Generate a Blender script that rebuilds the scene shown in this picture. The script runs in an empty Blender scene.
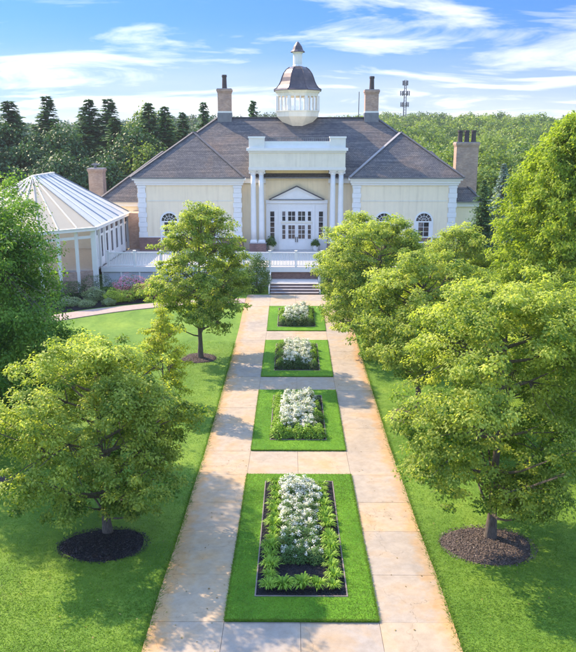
import bpy, math, random
import numpy as np
from mathutils import Vector, Matrix, Euler

random.seed(7)
rng = np.random.default_rng(11)
scene = bpy.context.scene
COL = scene.collection
PI = math.pi

# ------------------------------------------------------------------ camera
cam_data = bpy.data.cameras.new("camera")
cam = bpy.data.objects.new("camera", cam_data)
COL.objects.link(cam)
scene.camera = cam
CAM_H = 12.1
PITCH = math.atan(186 / 750)
cam.location = (0, 0, CAM_H)
cam.rotation_euler = (PI / 2 - PITCH, 0, math.radians(0.38))
cam_data.sensor_width = 36
cam_data.sensor_fit = 'HORIZONTAL'
cam_data.lens = 750 / 576 * 36
cam_data.clip_start = 0.1
cam_data.clip_end = 9000

# ------------------------------------------------------------------ sky and sun
SUN_AZ = math.radians(-51)      # measured from +Y towards +X: the sun stands behind and left of the house
SUN_EL = math.radians(39)
world = bpy.data.worlds.new("World")
scene.world = world
world.use_nodes = True
wn = world.node_tree
wn.nodes.clear()
def WN(t, **k):
    n = wn.nodes.new(t)
    for a, b in k.items(): setattr(n, a, b)
    return n
out = WN('ShaderNodeOutputWorld')
bg = WN('ShaderNodeBackground')
sky = WN('ShaderNodeTexSky', sky_type='NISHITA', sun_disc=False)
sky.sun_elevation = SUN_EL
sky.sun_rotation = SUN_AZ
sky.altitude = 100
sky.air_density = 1.0
sky.dust_density = 0.4
sky.ozone_density = 3.0
bg.inputs['Strength'].default_value = 0.15
geo = WN('ShaderNodeNewGeometry')
sep = WN('ShaderNodeSeparateXYZ')
wn.links.new(geo.outputs['Incoming'], sep.inputs[0])   # Incoming points to the viewer: -direction
neg = WN('ShaderNodeVectorMath', operation='SCALE'); neg.inputs['Scale'].default_value = -1
wn.links.new(geo.outputs['Incoming'], neg.inputs[0])
sp2 = WN('ShaderNodeSeparateXYZ'); wn.links.new(neg.outputs[0], sp2.inputs[0])
# wispy clouds: project direction on a high flat layer
zc = WN('ShaderNodeMath', operation='MAXIMUM'); zc.inputs[1].default_value = 0.0
wn.links.new(sp2.outputs['Z'], zc.inputs[0])
za = WN('ShaderNodeMath', operation='ADD'); za.inputs[1].default_value = 0.10
wn.links.new(zc.outputs[0], za.inputs[0])
dx = WN('ShaderNodeMath', operation='DIVIDE'); dy = WN('ShaderNodeMath', operation='DIVIDE')
wn.links.new(sp2.outputs['X'], dx.inputs[0]); wn.links.new(za.outputs[0], dx.inputs[1])
wn.links.new(sp2.outputs['Y'], dy.inputs[0]); wn.links.new(za.outputs[0], dy.inputs[1])
cb = WN('ShaderNodeCombineXYZ'); wn.links.new(dx.outputs[0], cb.inputs[0]); wn.links.new(dy.outputs[0], cb.inputs[1])
mp = WN('ShaderNodeMapping'); mp.inputs['Scale'].default_value = (0.55, 0.8, 1); mp.inputs['Location'].default_value = (17.734, 5.959, 0)
mp.inputs['Rotation'].default_value = (0, 0, 0.25)
wn.links.new(cb.outputs[0], mp.inputs[0])
n1 = WN('ShaderNodeTexNoise'); n1.inputs['Scale'].default_value = 1.3; n1.inputs['Detail'].default_value = 9
n1.inputs['Roughness'].default_value = 0.6; n1.inputs['Distortion'].default_value = 0.7
wn.links.new(mp.outputs[0], n1.inputs['Vector'])
cr = WN('ShaderNodeValToRGB')
cr.color_ramp.elements[0].position = 0.485; cr.color_ramp.elements[0].color = (0, 0, 0, 1)
cr.color_ramp.elements[1].position = 1.0; cr.color_ramp.elements[1].color = (0.8, 0.8, 0.8, 1)
wn.links.new(n1.outputs[0], cr.inputs[0])
# pale veil low over the horizon, all round
veil = WN('ShaderNodeMapRange'); veil.inputs['From Min'].default_value = 0.0; veil.inputs['From Max'].default_value = 0.15
veil.inputs['To Min'].default_value = 0.95; veil.inputs['To Max'].default_value = 0.0
veil.interpolation_type = 'SMOOTHSTEP'
wn.links.new(sp2.outputs['Z'], veil.inputs['Value'])
n2 = WN('ShaderNodeTexNoise'); n2.inputs['Scale'].default_value = 0.9; n2.inputs['Detail'].default_value = 6
wn.links.new(mp.outputs[0], n2.inputs['Vector'])
vm = WN('ShaderNodeMath', operation='MULTIPLY'); vr = WN('ShaderNodeMapRange')
vr.inputs['From Min'].default_value = 0.3; vr.inputs['From Max'].default_value = 0.62
vr.inputs['To Min'].default_value = 0.45; vr.inputs['To Max'].default_value = 1.0
wn.links.new(n2.outputs[0], vr.inputs['Value'])
wn.links.new(veil.outputs[0], vm.inputs[0]); wn.links.new(vr.outputs[0], vm.inputs[1])
tint = WN('ShaderNodeMixRGB', blend_type='MULTIPLY'); tint.inputs[0].default_value = 1.0

tg = WN('ShaderNodeValToRGB')
tg.color_ramp.elements[0].position = 0.0; tg.color_ramp.elements[0].color = (0.050, 0.095, 0.19, 1)
tg.color_ramp.elements[1].position = 0.62; tg.color_ramp.elements[1].color = (1, 1, 1, 1)
te = tg.color_ramp.elements.new(0.19); te.color = (0.064, 0.125, 0.26, 1)
wn.links.new(sp2.outputs['Z'], tg.inputs[0]); wn.links.new(tg.outputs[0], tint.inputs[2])
wn.links.new(sky.outputs[0], tint.inputs[1])
mixv = WN('ShaderNodeMixRGB'); mixv.inputs[2].default_value = (1.25, 1.38, 1.5, 1)
wn.links.new(vm.outputs[0], mixv.inputs[0]); wn.links.new(tint.outputs[0], mixv.inputs[1])
mixc = WN('ShaderNodeMixRGB'); mixc.inputs[2].default_value = (5.9, 5.15, 4.5, 1)
wn.links.new(cr.outputs[0], mixc.inputs[0]); wn.links.new(mixv.outputs[0], mixc.inputs[1])
wn.links.new(mixc.outputs[0], bg.inputs['Color'])
wn.links.new(bg.outputs[0], out.inputs[0])

sun_d = bpy.data.lights.new("sun", 'SUN'); sun = bpy.data.objects.new("sun", sun_d); COL.objects.link(sun)
sun_d.energy = 2.0; sun_d.angle = math.radians(0.6); sun_d.color = (1.0, 0.79, 0.55)
sdir = Vector((math.sin(SUN_AZ) * math.cos(SUN_EL), math.cos(SUN_AZ) * math.cos(SUN_EL), math.sin(SUN_EL)))
sun.rotation_euler = sdir.to_track_quat('Z', 'Y').to_euler()
sun.location = sdir * 60

vs = scene.view_settings
vs.view_transform = 'Standard'; vs.look = 'None'; vs.gamma = 1.0; vs.exposure = 2.28
vs.use_curve_mapping = False
scene.cycles.max_bounces = 6
scene.cycles.diffuse_bounces = 3
scene.cycles.transparent_max_bounces = 6
scene.cycles.use_denoising = True

# ------------------------------------------------------------------ helpers
OFF = {}
def tag(o, label=None, cat=None, group=None, kind=None):
    if label: o['label'] = label
    if cat: o['category'] = cat
    if group: o['group'] = group
    if kind: o['kind'] = kind
    return o
def thing(name, loc, label, cat, group=None, rz=0, kind=None):
    o = bpy.data.objects.new(name, None); COL.objects.link(o)
    o.empty_display_size = 0.3
    o.location = loc; o.rotation_euler = (0, 0, rz)
    OFF[o.name] = Vector(loc)
    return tag(o, label, cat, group, kind)

class MB:
    def __init__(s): s.v = []; s.f = []; s.uv = []
    def add(s, vs_, fs, uvs=None):
        b = len(s.v); s.v += [tuple(p) for p in vs_]
        for i, f in enumerate(fs):
            s.f.append(tuple(b + k for k in f)); s.uv.append(uvs[i] if uvs else None)
        return s
    def box(s, x0, x1, y0, y1, z0, z1):
        v = [(x0,y0,z0),(x1,y0,z0),(x1,y1,z0),(x0,y1,z0),(x0,y0,z1),(x1,y0,z1),(x1,y1,z1),(x0,y1,z1)]
        return s.add(v, [(0,3,2,1),(4,5,6,7),(0,1,5,4),(1,2,6,5),(2,3,7,6),(3,0,4,7)])
    def cyl(s, cx, cy, z0, z1, r0, r1=None, n=16, rot=0, caps=True):
        return s.lathe([(r0, z0), (r1 if r1 is not None else r0, z1)], cx, cy, n, rot, caps)
    def lathe(s, prof, cx, cy, n=24, rot=0, caps=True):
        v = []; f = []
        for r, z in prof:
            for k in range(n):
                a = rot + 2*PI*k/n; v.append((cx + r*math.cos(a), cy + r*math.sin(a), z))
        for i in range(len(prof)-1):
            for k in range(n):
                f.append((i*n+k, i*n+(k+1) % n, (i+1)*n+(k+1) % n, (i+1)*n+k))
        if caps:
            f.append(tuple(range(n-1, -1, -1))); f.append(tuple((len(prof)-1)*n + k for k in range(n)))
        return s.add(v, f)
    def tube(s, pts, rad, n=6):
        pts = [Vector(p) for p in pts]; v = []; f = []
        for i, p in enumerate(pts):
            d = (pts[min(i+1, len(pts)-1)] - pts[max(i-1, 0)]).normalized()
            a = d.orthogonal().normalized() if abs(d.z) < .99 else Vector((1,0,0)); b = d.cross(a)
            if i and a.dot(pa) < 0: a = -a; b = -b
            pa = a
            for k in range(n):
                t = 2*PI*k/n; q = p + (a*math.cos(t) + b*math.sin(t))*rad[i]; v.append(tuple(q))
        for i in range(len(pts)-1):
            for k in range(n): f.append((i*n+k, i*n+(k+1) % n, (i+1)*n+(k+1) % n, (i+1)*n+k))
        f.append(tuple((len(pts)-1)*n + k for k in range(n)))
        return s.add(v, f)
    def beam(s, p, q, w, h):
        p = Vector(p); q = Vector(q); d = (q-p).normalized()
        side = d.cross(Vector((0,0,1)))
        side = side.normalized() if side.length > 1e-4 else Vector((1,0,0)); up = side.cross(d).normalized()
        v = []
        for c in (p, q):
            for a, b in ((-1,-1),(1,-1),(1,1),(-1,1)): v.append(c + side*a*w/2 + up*b*h/2)
        return s.add(v, [(0,1,2,3),(7,6,5,4),(0,4,5,1),(1,5,6,2),(2,6,7,3),(3,7,4,0)])
    def poly(s, pts, uvm=True):
        """roof face: uv in metres, u along the eave, v up the slope"""
        P = [Vector(p) for p in pts]
        n = (P[1]-P[0]).cross(P[2]-P[0]).normalized()
        if n.z < 0: P.reverse(); n = -n
        t = Vector((0,0,1)).cross(n); t = t.normalized() if t.length > 1e-4 else Vector((1,0,0))
        u = n.cross(t)
        return s.add(P, [tuple(range(len(P)))], [[(p.dot(t), p.dot(u)) for p in P]])
    def mesh(s, name, off=None, smooth=False):
        me = bpy.data.meshes.new(name)
        o = off or Vector((0,0,0))
        me.from_pydata([(a-o.x, b-o.y, c-o.z) for a, b, c in s.v], [], s.f)
        if any(u is not None for u in s.uv):
            l = me.uv_layers.new(name='UVMap'); i = 0
            for f, u in zip(s.f, s.uv):
                for k in range(len(f)):
                    l.data[i].uv = u[k] if u else (0, 0); i += 1
        if smooth:
            for p in me.polygons: p.use_smooth = True
        me.update()
        return me

def obj(name, mb, mat, parent=None, smooth=False, bevel=0):
    off = OFF[parent.name] if parent else Vector((0,0,0))
    me = mb.mesh(name, off, smooth) if isinstance(mb, MB) else mb
    if mat and not me.materials: me.materials.append(mat)
    o = bpy.data.objects.new(name, me); COL.objects.link(o)
    if parent: o.parent = parent
    OFF[o.name] = off
    if bevel:
        b = o.modifiers.new('bevel', 'BEVEL'); b.width = bevel; b.segments = 2; b.limit_method = 'ANGLE'
    return o
def copy_tree(o, parent=None, loc=None, rz=None, sc=None, label=None):
    c = o.copy(); COL.objects.link(c)
    if parent: c.parent = parent
    for ch in list(o.children): copy_tree(ch, c)
    if loc is not None: c.location = loc
    if rz is not None: c.rotation_euler = (0, 0, rz)
    if sc is not None: c.scale = (sc, sc, sc) if not isinstance(sc, tuple) else sc
    if label: c['label'] = label
    return c

def smooth(a, b, x):
    t = min(1, max(0, (x-a)/(b-a))); return t*t*(3-2*t)
GP = (10, 17, 24, 30, 40, 48, 55, 60); GZ = (.05, 0, -.35, -.6, -.6, -.45, -.05, 0)
def g(D):
    if D <= GP[0]: return GZ[0]
    for i in range(len(GP)-1):
        if D <= GP[i+1]:
            return GZ[i] + (GZ[i+1]-GZ[i])*smooth(GP[i], GP[i+1], D)
    return 0.0
def terrain(x, D):
    z = g(D)
    if D > 110:
        amp = 13.0 + 2.5*smooth(20, 150, x) - 2.0*smooth(20, 150, -x)
        z += amp*smooth(120, 440, D)*(1 + .10*math.sin(x*.021+1) + .06*math.sin(x*.05+D*.01))
    return z

# ------------------------------------------------------------------ materials
def new_mat(name):
    m = bpy.data.materials.new(name); m.use_nodes = True; nt = m.node_tree
    b = nt.nodes['Principled BSDF']; b.inputs['Specular IOR Level'].default_value = 0.3
    return m, nt, b
def ramp(nt, stops, fac):
    r = nt.nodes.new('ShaderNodeValToRGB'); e = r.color_ramp.elements
    e[0].position, e[0].color = stops[0][0], (*stops[0][1], 1)
    e[1].position, e[1].color = stops[-1][0], (*stops[-1][1], 1)
    for p, c in stops[1:-1]:
        k = e.new(p); k.color = (*c, 1)
    nt.links.new(fac, r.inputs[0]); return r.outputs[0]
def noise(nt, scale, detail=5, rough=.6, vec=None, dist=0):
    n = nt.nodes.new('ShaderNodeTexNoise'); n.inputs['Scale'].default_value = scale
    n.inputs['Detail'].default_value = detail; n.inputs['Roughness'].default_value = rough; n.inputs['Distortion'].default_value = dist
    if vec is not None: nt.links.new(vec, n.inputs['Vector'])
    return n.outputs[0]
def coords(nt, kind='Object', scale=None):
    t = nt.nodes.new('ShaderNodeTexCoord'); v = t.outputs[kind]
    if scale:
        m = nt.nodes.new('ShaderNodeMapping'); m.inputs['Scale'].default_value = scale; nt.links.new(v, m.inputs[0]); v = m.outputs[0]
    return v
def world_pos(nt, scale=None):
    t = nt.nodes.new('ShaderNodeNewGeometry'); v = t.outputs['Position']
    if scale:
        m = nt.nodes.new('ShaderNodeMapping'); m.inputs['Scale'].default_value = scale; nt.links.new(v, m.inputs[0]); v = m.outputs[0]
    return v
def mixrgb(nt, fac, a, b, mode='MIX'):
    m = nt.nodes.new('ShaderNodeMixRGB'); m.blend_type = mode
    for i, s in ((0, fac), (1, a), (2, b)):
        if isinstance(s, (int, float)): m.inputs[i].default_value = s
        elif isinstance(s, tuple): m.inputs[i].default_value = (*s, 1)
        else: nt.links.new(s, m.inputs[i])
    return m.outputs[0]
def bump(nt, b, h, strength=.3, dist=.02):
    n = nt.nodes.new('ShaderNodeBump'); n.inputs['Strength'].default_value = strength; n.inputs['Distance'].default_value = dist
    nt.links.new(h, n.inputs['Height']); nt.links.new(n.outputs[0], b.inputs['Normal'])
def plain(name, col, rough=.6, var=.12, scale=3, bmp=0.0, metal=0):
    m, nt, b = new_mat(name)
    v = world_pos(nt)
    n = noise(nt, scale, 6, .65, v)
    c = ramp(nt, [(.3, tuple(k*(1-var) for k in col)), (.7, tuple(min(1, k*(1+var)) for k in col))], n)
    nt.links.new(c, b.inputs['Base Color']); b.inputs['Roughness'].default_value = rough; b.inputs['Metallic'].default_value = metal
    if bmp: bump(nt, b, noise(nt, scale*12, 4, .6, v), bmp, .01)
    return m

def streaky(name, col, var=.05):
    m, nt, b = new_mat(name); v = world_pos(nt)
    n = noise(nt, 1.2, 6, .65, v)
    c = ramp(nt, [(.3, tuple(k*(1-var) for k in col)), (.7, tuple(min(1, k*(1+var)) for k in col))], n)
    stv = noise(nt, 1.0, 5, .7, world_pos(nt, (2.6, 2.6, .16)))
    c = mixrgb(nt, 1, c, ramp(nt, [(.30, (.90, .89, .87)), (.48, (1, 1, 1)), (.7, (1.04, 1.04, 1.03))], stv), 'MULTIPLY')
    nt.links.new(c, b.inputs['Base Color']); b.inputs['Roughness'].default_value = .8
    bump(nt, b, noise(nt, 14, 4, .6, v), .1, .01)
    return m
def lawn_mat(name, lo, mid, hi):
    m, nt, b = new_mat(name)
    v = world_pos(nt)
    big = noise(nt, .35, 4, .6, v); midn = noise(nt, 2.5, 5, .7, v); fine = noise(nt, 38, 3, .8, v)
    c1 = ramp(nt, [(.25, lo), (.5, mid), (.75, hi)], midn)
    c2 = mixrgb(nt, 1, ramp(nt, [(.3, (.70, .78, .75)), (.5, (1, 1, 1)), (.72, (1.42, 1.22, 1.15))], big), ramp(nt, [(.35, (.85, .9, .9)), (.65, (1.15, 1.08, 1.2))], noise(nt, .9, 3, .5, world_pos(nt, (1, .25, 1)))), 'MULTIPLY')
    c3 = ramp(nt, [(.3, (.55, .6, .5)), (.5, (1, 1, 1)), (.72, (1.45, 1.35, 1.3))], fine)
    c = mixrgb(nt, 1.0, mixrgb(nt, 1.0, c1, c2, 'MULTIPLY'), c3, 'MULTIPLY')
    nt.links.new(c, b.inputs['Base Color']); b.inputs['Roughness'].default_value = .75
    b.inputs['Specular IOR Level'].default_value = .15
    bump(nt, b, fine, .8, .03)
    return m
M = {}
M['lawn'] = lawn_mat('lawn_grass', (.09, .18, .018), (.125, .235, .026), (.17, .28, .036))
M['bed_grass'] = lawn_mat('border_turf', (.07, .19, .010), (.10, .25, .014), (.135, .30, .018))

def blade_mat(name, lo, hi, trans=.3):
    m, nt, b = new_mat(name)
    a = nt.nodes.new('ShaderNodeAttribute'); a.attribute_name = 'tint'
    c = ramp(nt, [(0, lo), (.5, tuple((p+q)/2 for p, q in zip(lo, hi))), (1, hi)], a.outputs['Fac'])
    nt.links.new(c, b.inputs['Base Color']); b.inputs['Roughness'].default_value = .55
    b.inputs['Specular IOR Level'].default_value = .25
    if trans:
        t = nt.nodes.new('ShaderNodeBsdfTranslucent')
        nt.links.new(mixrgb(nt, 1.0, c, (1.25, 1.3, .6), 'MULTIPLY'), t.inputs['Color'])
        mxs = nt.nodes.new('ShaderNodeMixShader'); mxs.inputs[0].default_value = trans
        nt.links.new(b.outputs[0], mxs.inputs[1]); nt.links.new(t.outputs[0], mxs.inputs[2])
        nt.links.new(mxs.outputs[0], nt.nodes['Material Output'].inputs[0])
    return m
M['blades'] = blade_mat('grass_blades', (.095, .19, .018), (.21, .34, .04), .5)
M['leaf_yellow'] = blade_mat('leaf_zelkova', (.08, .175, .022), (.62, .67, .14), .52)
M['leaf_olive'] = blade_mat('leaf_olive', (.05, .12, .014), (.30, .38, .045), .45)
M['leaf_dark'] = blade_mat('leaf_maple', (.045, .135, .018), (.27, .44, .07), .42)
M['leaf_lime'] = blade_mat('leaf_young', (.20, .28, .02), (.60, .62, .06), .5)
M['leaf_arbor'] = blade_mat('arborvitae_spray', (.11, .20, .016), (.50, .60, .07), .5)
M['leaf_far'] = blade_mat('wood_leaf', (.06, .13, .022), (.29, .38, .06), .35)
M['needle_dark'] = blade_mat('spruce_needle', (.03, .10, .035), (.13, .26, .08), .2)
M['needle_green'] = blade_mat('spruce_needle_green', (.04, .10, .03), (.14, .24, .08), .2)
M['needle_blue'] = blade_mat('blue_spruce_needle', (.10, .16, .14), (.30, .40, .37), .15)
M['strap'] = blade_mat('strap_leaf', (.07, .19, .018), (.35, .53, .06), .35)
M['bushleaf'] = blade_mat('shrub_leaf', (.045, .11, .016), (.17, .28, .05), .35)
M['phlox_leaf'] = blade_mat('flower_foliage', (.035, .10, .022), (.13, .24, .06), .25)
M['petal_white'] = blade_mat('white_petal', (.62, .62, .6), (.92, .92, .88), .25)
M['chips'] = blade_mat('bark_chip', (.03, .024, .02), (.20, .16, .14), 0)
M['chips_dark'] = blade_mat('dark_bark_chip', (.008, .008, .01), (.05, .048, .05), 0)
M['dead_leaf'] = blade_mat('dead_leaf', (.16, .10, .03), (.36, .30, .10), .2)
M['petal_pink'] = blade_mat('pink_petal', (.72, .10, .28), (.95, .40, .58), .3)
M['boxleaf'] = blade_mat('box_leaf', (.02, .06, .012), (.08, .15, .03), .2)
M['limeleaf'] = blade_mat('golden_shrub_leaf', (.20, .32, .025), (.58, .66, .09), .4)
M['greyleaf'] = blade_mat('silver_leaf', (.12, .19, .07), (.38, .44, .22), .3)

def bark_mat():
    m, nt, b = new_mat('bark')
    v = coords(nt, 'Object', (6, 6, 1.2))
    n = noise(nt, 4, 6, .7, v)
    nt.links.new(ramp(nt, [(.3, (.06, .045, .035)), (.7, (.2, .17, .14))], n), b.inputs['Base Color'])
    b.inputs['Roughness'].default_value = .9; bump(nt, b, n, .6, .02)
    return m
M['bark'] = bark_mat()
def mulch_mat(name, lo, hi):
    m, nt, b = new_mat(name)
    v = world_pos(nt)
    vo = nt.nodes.new('ShaderNodeTexVoronoi'); vo.inputs['Scale'].default_value = 16; nt.links.new(v, vo.inputs['Vector'])
    n = noise(nt, 9, 6, .8, v)
    nt.links.new(mixrgb(nt, .5, ramp(nt, [(.3, lo), (.72, hi)], n), ramp(nt, [(.0, lo), (1, hi)], vo.outputs['Color'])), b.inputs['Base Color'])
    b.inputs['Roughness'].default_value = .95; b.inputs['Specular IOR Level'].default_value = .1
    bump(nt, b, vo.outputs['Distance'], 1.0, .06)
    return m
M['mulch'] = mulch_mat('black_mulch', (.008, .008, .011), (.032, .032, .038))
M['mulch_grey'] = mulch_mat('weathered_mulch', (.035, .028, .025), (.15, .12, .11))

def concrete_mat():
    m, nt, b = new_mat('path_concrete')
    v = world_pos(nt)
    oi = nt.nodes.new('ShaderNodeObjectInfo')
    base = ramp(nt, [(0, (.325, .285, .24)), (.5, (.365, .305, .235)), (1, (.405, .32, .22))], oi.outputs['Random'])
    big = ramp(nt, [(.33, (.86, .89, .94)), (.5, (1, 1, 1)), (.68, (1.10, .93, .70))], noise(nt, .5, 5, .65, v, .4))
    st = ramp(nt, [(.35, (.88, .86, .83)), (.6, (1.04, 1.04, 1.04))], noise(nt, 3.2, 7, .7, v))
    fine = ramp(nt, [(.25, (.8, .8, .8)), (.45, (1, 1, 1)), (.75, (1.08, 1.08, 1.08))], noise(nt, 45, 5, .8, v))
    # rust-coloured staining along the outer edges of the walks
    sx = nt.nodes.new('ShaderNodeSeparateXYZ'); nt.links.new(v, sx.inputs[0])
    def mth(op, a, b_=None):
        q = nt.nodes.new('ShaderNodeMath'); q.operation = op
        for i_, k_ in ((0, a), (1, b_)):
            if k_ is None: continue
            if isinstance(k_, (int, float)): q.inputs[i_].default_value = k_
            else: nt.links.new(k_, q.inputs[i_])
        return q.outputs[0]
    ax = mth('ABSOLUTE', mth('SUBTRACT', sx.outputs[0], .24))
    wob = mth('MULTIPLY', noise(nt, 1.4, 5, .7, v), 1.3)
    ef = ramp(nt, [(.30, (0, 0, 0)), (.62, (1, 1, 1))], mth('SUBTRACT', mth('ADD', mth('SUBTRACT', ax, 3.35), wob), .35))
    cracks = nt.nodes.new('ShaderNodeTexVoronoi'); cracks.feature = 'DISTANCE_TO_EDGE'; cracks.inputs['Scale'].default_value = .33
    wv = nt.nodes.new('ShaderNodeVectorMath'); wv.operation = 'MULTIPLY_ADD'
    nt.links.new(v, wv.inputs[0]); wv.inputs[1].default_value = (1, 1, 1)
    nn_ = nt.nodes.new('ShaderNodeTexNoise'); nn_.inputs['Scale'].default_value = 2.2; nn_.inputs['Detail'].default_value = 6; nt.links.new(v, nn_.inputs['Vector'])
    sc_ = nt.nodes.new('ShaderNodeVectorMath'); sc_.operation = 'SCALE'; sc_.inputs['Scale'].default_value = .9; nt.links.new(nn_.outputs['Color'], sc_.inputs[0]); nt.links.new(sc_.outputs[0], wv.inputs[2])
    nt.links.new(wv.outputs[0], cracks.inputs['Vector'])
    ck = ramp(nt, [(0, (.62, .6, .56)), (.0035, (1, 1, 1))], cracks.outputs['Distance'])
    c = mixrgb(nt, 1, mixrgb(nt, 1, mixrgb(nt, 1, base, big, 'MULTIPLY'), st, 'MULTIPLY'), fine, 'MULTIPLY')
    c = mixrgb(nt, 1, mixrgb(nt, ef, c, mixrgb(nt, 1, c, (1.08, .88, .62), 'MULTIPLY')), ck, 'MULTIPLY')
    nt.links.new(c, b.inputs['Base Color']); b.inputs['Roughness'].default_value = .8
    bump(nt, b, noise(nt, 90, 3, .7, v), .25, .005)
    return m
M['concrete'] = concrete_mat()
M['joint'] = plain('joint_filler', (.27, .235, .19), .95)
M['joint_soil'] = M['joint']

def shingle_mat():
    m, nt, b = new_mat('cedar_shingle')
    t = nt.nodes.new('ShaderNodeUVMap'); t.uv_map = 'UVMap'
    br = nt.nodes.new('ShaderNodeTexBrick'); nt.links.new(t.outputs[0], br.inputs['Vector'])
    br.inputs['Scale'].default_value = 1.0; br.inputs['Brick Width'].default_value = .19; br.inputs['Row Height'].default_value = .16
    br.inputs['Mortar Size'].default_value = .018; br.inputs['Mortar Smooth'].default_value = .3; br.inputs['Bias'].default_value = -.1
    br.inputs['Color1'].default_value = (.112, .112, .115, 1); br.inputs['Color2'].default_value = (.18, .172, .165, 1); br.inputs['Mortar'].default_value = (.07, .063, .063, 1)
    v = world_pos(nt)
    p = ramp(nt, [(.3, (.72, .78, .9)), (.5, (1, 1, 1)), (.68, (1.32, 1.12, .96))], noise(nt, .28, 6, .7, v, .5))
    s = nt.nodes.new('ShaderNodeMapping'); s.inputs['Scale'].default_value = (.22, 3.1, 1); nt.links.new(t.outputs[0], s.inputs[0])
    q = ramp(nt, [(.3, (.55, .57, .62)), (.7, (1.5, 1.4, 1.3))], noise(nt, 1.0, 4, .7, s.outputs[0]))
    nt.links.new(mixrgb(nt, 1, mixrgb(nt, 1, br.outputs[0], p, 'MULTIPLY'), q, 'MULTIPLY'), b.inputs['Base Color'])
    b.inputs['Roughness'].default_value = .85; b.inputs['Specular IOR Level'].default_value = .2
    bump(nt, b, br.outputs['Fac'], -.6, .03)
    return m
M['shingle'] = shingle_mat()
M['ridge_cap'] = plain('ridge_cap_cedar', (.12, .115, .118), .85, .3, 6)
M['flashing'] = plain('pale_flashing', (.27, .26, .26), .6, .1)
M['stucco'] = streaky('cream_stucco', (.94, .80, .57), .03)
M['stucco_yellow'] = streaky('honey_stucco', (.90, .73, .47))
M['white'] = plain('white_paint', (.84, .82, .78), .45, .03, 2)
M['white2'] = plain('warm_white_paint', (.80, .77, .70), .5, .04, 2)
M['pale'] = streaky('pale_cream_paint', (.84, .77, .62))
M['grey_metal'] = plain('grey_metal', (.22, .22, .24), .4, .15, 3, 0, .6)
M['dark_metal'] = plain('dark_metal', (.06, .055, .05), .5, .2, 3, 0, .3)
M['dark_paint'] = plain('dark_trim', (.10, .095, .10), .5)
M['tower_metal'] = plain('galvanised_steel', (.10, .11, .13), .6)
M['deck'] = plain('deck_boards', (.55, .50, .46), .7, .1, 3)
M['skirt'] = plain('terrace_panel', (.55, .57, .62), .7, .08, 2)
M['stone'] = plain('bluestone', (.34, .31, .31), .7, .15, 3)
M['red_stone'] = plain('brownstone', (.24, .15, .13), .8, .15, 3)
M['terracotta'] = plain('chimney_pot_clay', (.075, .06, .06), .7, .25, 4)
M['edging'] = plain('steel_edging', (.20, .17, .15), .8, .2, 5)
M['fabric'] = plain('cream_roof_panel', (.66, .59, .46), .5, .04, 1)
M['fabric_white'] = plain('white_roof_panel', (.80, .79, .76), .35, .04, 1)
def translucent(m, col, f):
    nt = m.node_tree; t = nt.nodes.new('ShaderNodeBsdfTranslucent'); t.inputs['Color'].default_value = (*col, 1)
    k = nt.nodes.new('ShaderNodeMixShader'); k.inputs[0].default_value = f
    nt.links.new(nt.nodes['Principled BSDF'].outputs[0], k.inputs[1]); nt.links.new(t.outputs[0], k.inputs[2])
    nt.links.new(k.outputs[0], nt.nodes['Material Output'].inputs[0])
translucent(M['fabric'], (.85, .8, .68), .45); translucent(M['fabric_white'], (.88, .88, .86), .45)
M['rafter'] = plain('roof_rib', (.30, .35, .43), .4, .1)
M['paver'] = plain('rose_paver', (.36, .27, .23), .85, .15, 5)
M['interior'] = plain('interior_shade', (.10, .09, .08), .9)
def brick_mat(name, c1, c2, mo):
    m, nt, b = new_mat(name)
    br = nt.nodes.new('ShaderNodeTexBrick')
    v = world_pos(nt); sx = nt.nodes.new('ShaderNodeSeparateXYZ'); nt.links.new(v, sx.inputs[0])
    ad = nt.nodes.new('ShaderNodeMath'); nt.links.new(sx.outputs[0], ad.inputs[0]); nt.links.new(sx.outputs[1], ad.inputs[1])
    cb_ = nt.nodes.new('ShaderNodeCombineXYZ'); nt.links.new(ad.outputs[0], cb_.inputs[0]); nt.links.new(sx.outputs[2], cb_.inputs[1])
    nt.links.new(cb_.outputs[0], br.inputs['Vector'])
    br.inputs['Scale'].default_value = 1; br.inputs['Brick Width'].default_value = .22; br.inputs['Row Height'].default_value = .075
    br.inputs['Mortar Size'].default_value = .008
    br.inputs['Color1'].default_value = (*c1, 1); br.inputs['Color2'].default_value = (*c2, 1); br.inputs['Mortar'].default_value = (*mo, 1)
    p = ramp(nt, [(.3, (.8, .8, .85)), (.7, (1.2, 1.15, 1.1))], noise(nt, 1.2, 5, .6, v))
    nt.links.new(mixrgb(nt, 1, br.outputs[0], p, 'MULTIPLY'), b.inputs['Base Color']); b.inputs['Roughness'].default_value = .9
    bump(nt, b, br.outputs['Fac'], -.4, .01)
    return m
M['brick_red'] = brick_mat('red_brick', (.20, .10, .085), (.29, .16, .13), (.26, .22, .2))
M['brick_tan'] = brick_mat('tan_brick', (.40, .25, .18), (.52, .36, .27), (.42, .36, .3))
def dome_mat():
    m, nt, b = new_mat('aged_copper')
    v = world_pos(nt)
    c = ramp(nt, [(.3, (.065, .06, .07)), (.55, (.12, .095, .10)), (.75, (.22, .17, .155))], noise(nt, 1.1, 6, .7, v))
    nt.links.new(c, b.inputs['Base Color']); b.inputs['Roughness'].default_value = .42; b.inputs['Metallic'].default_value = .35
    return m
M['copper'] = dome_mat()
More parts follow.
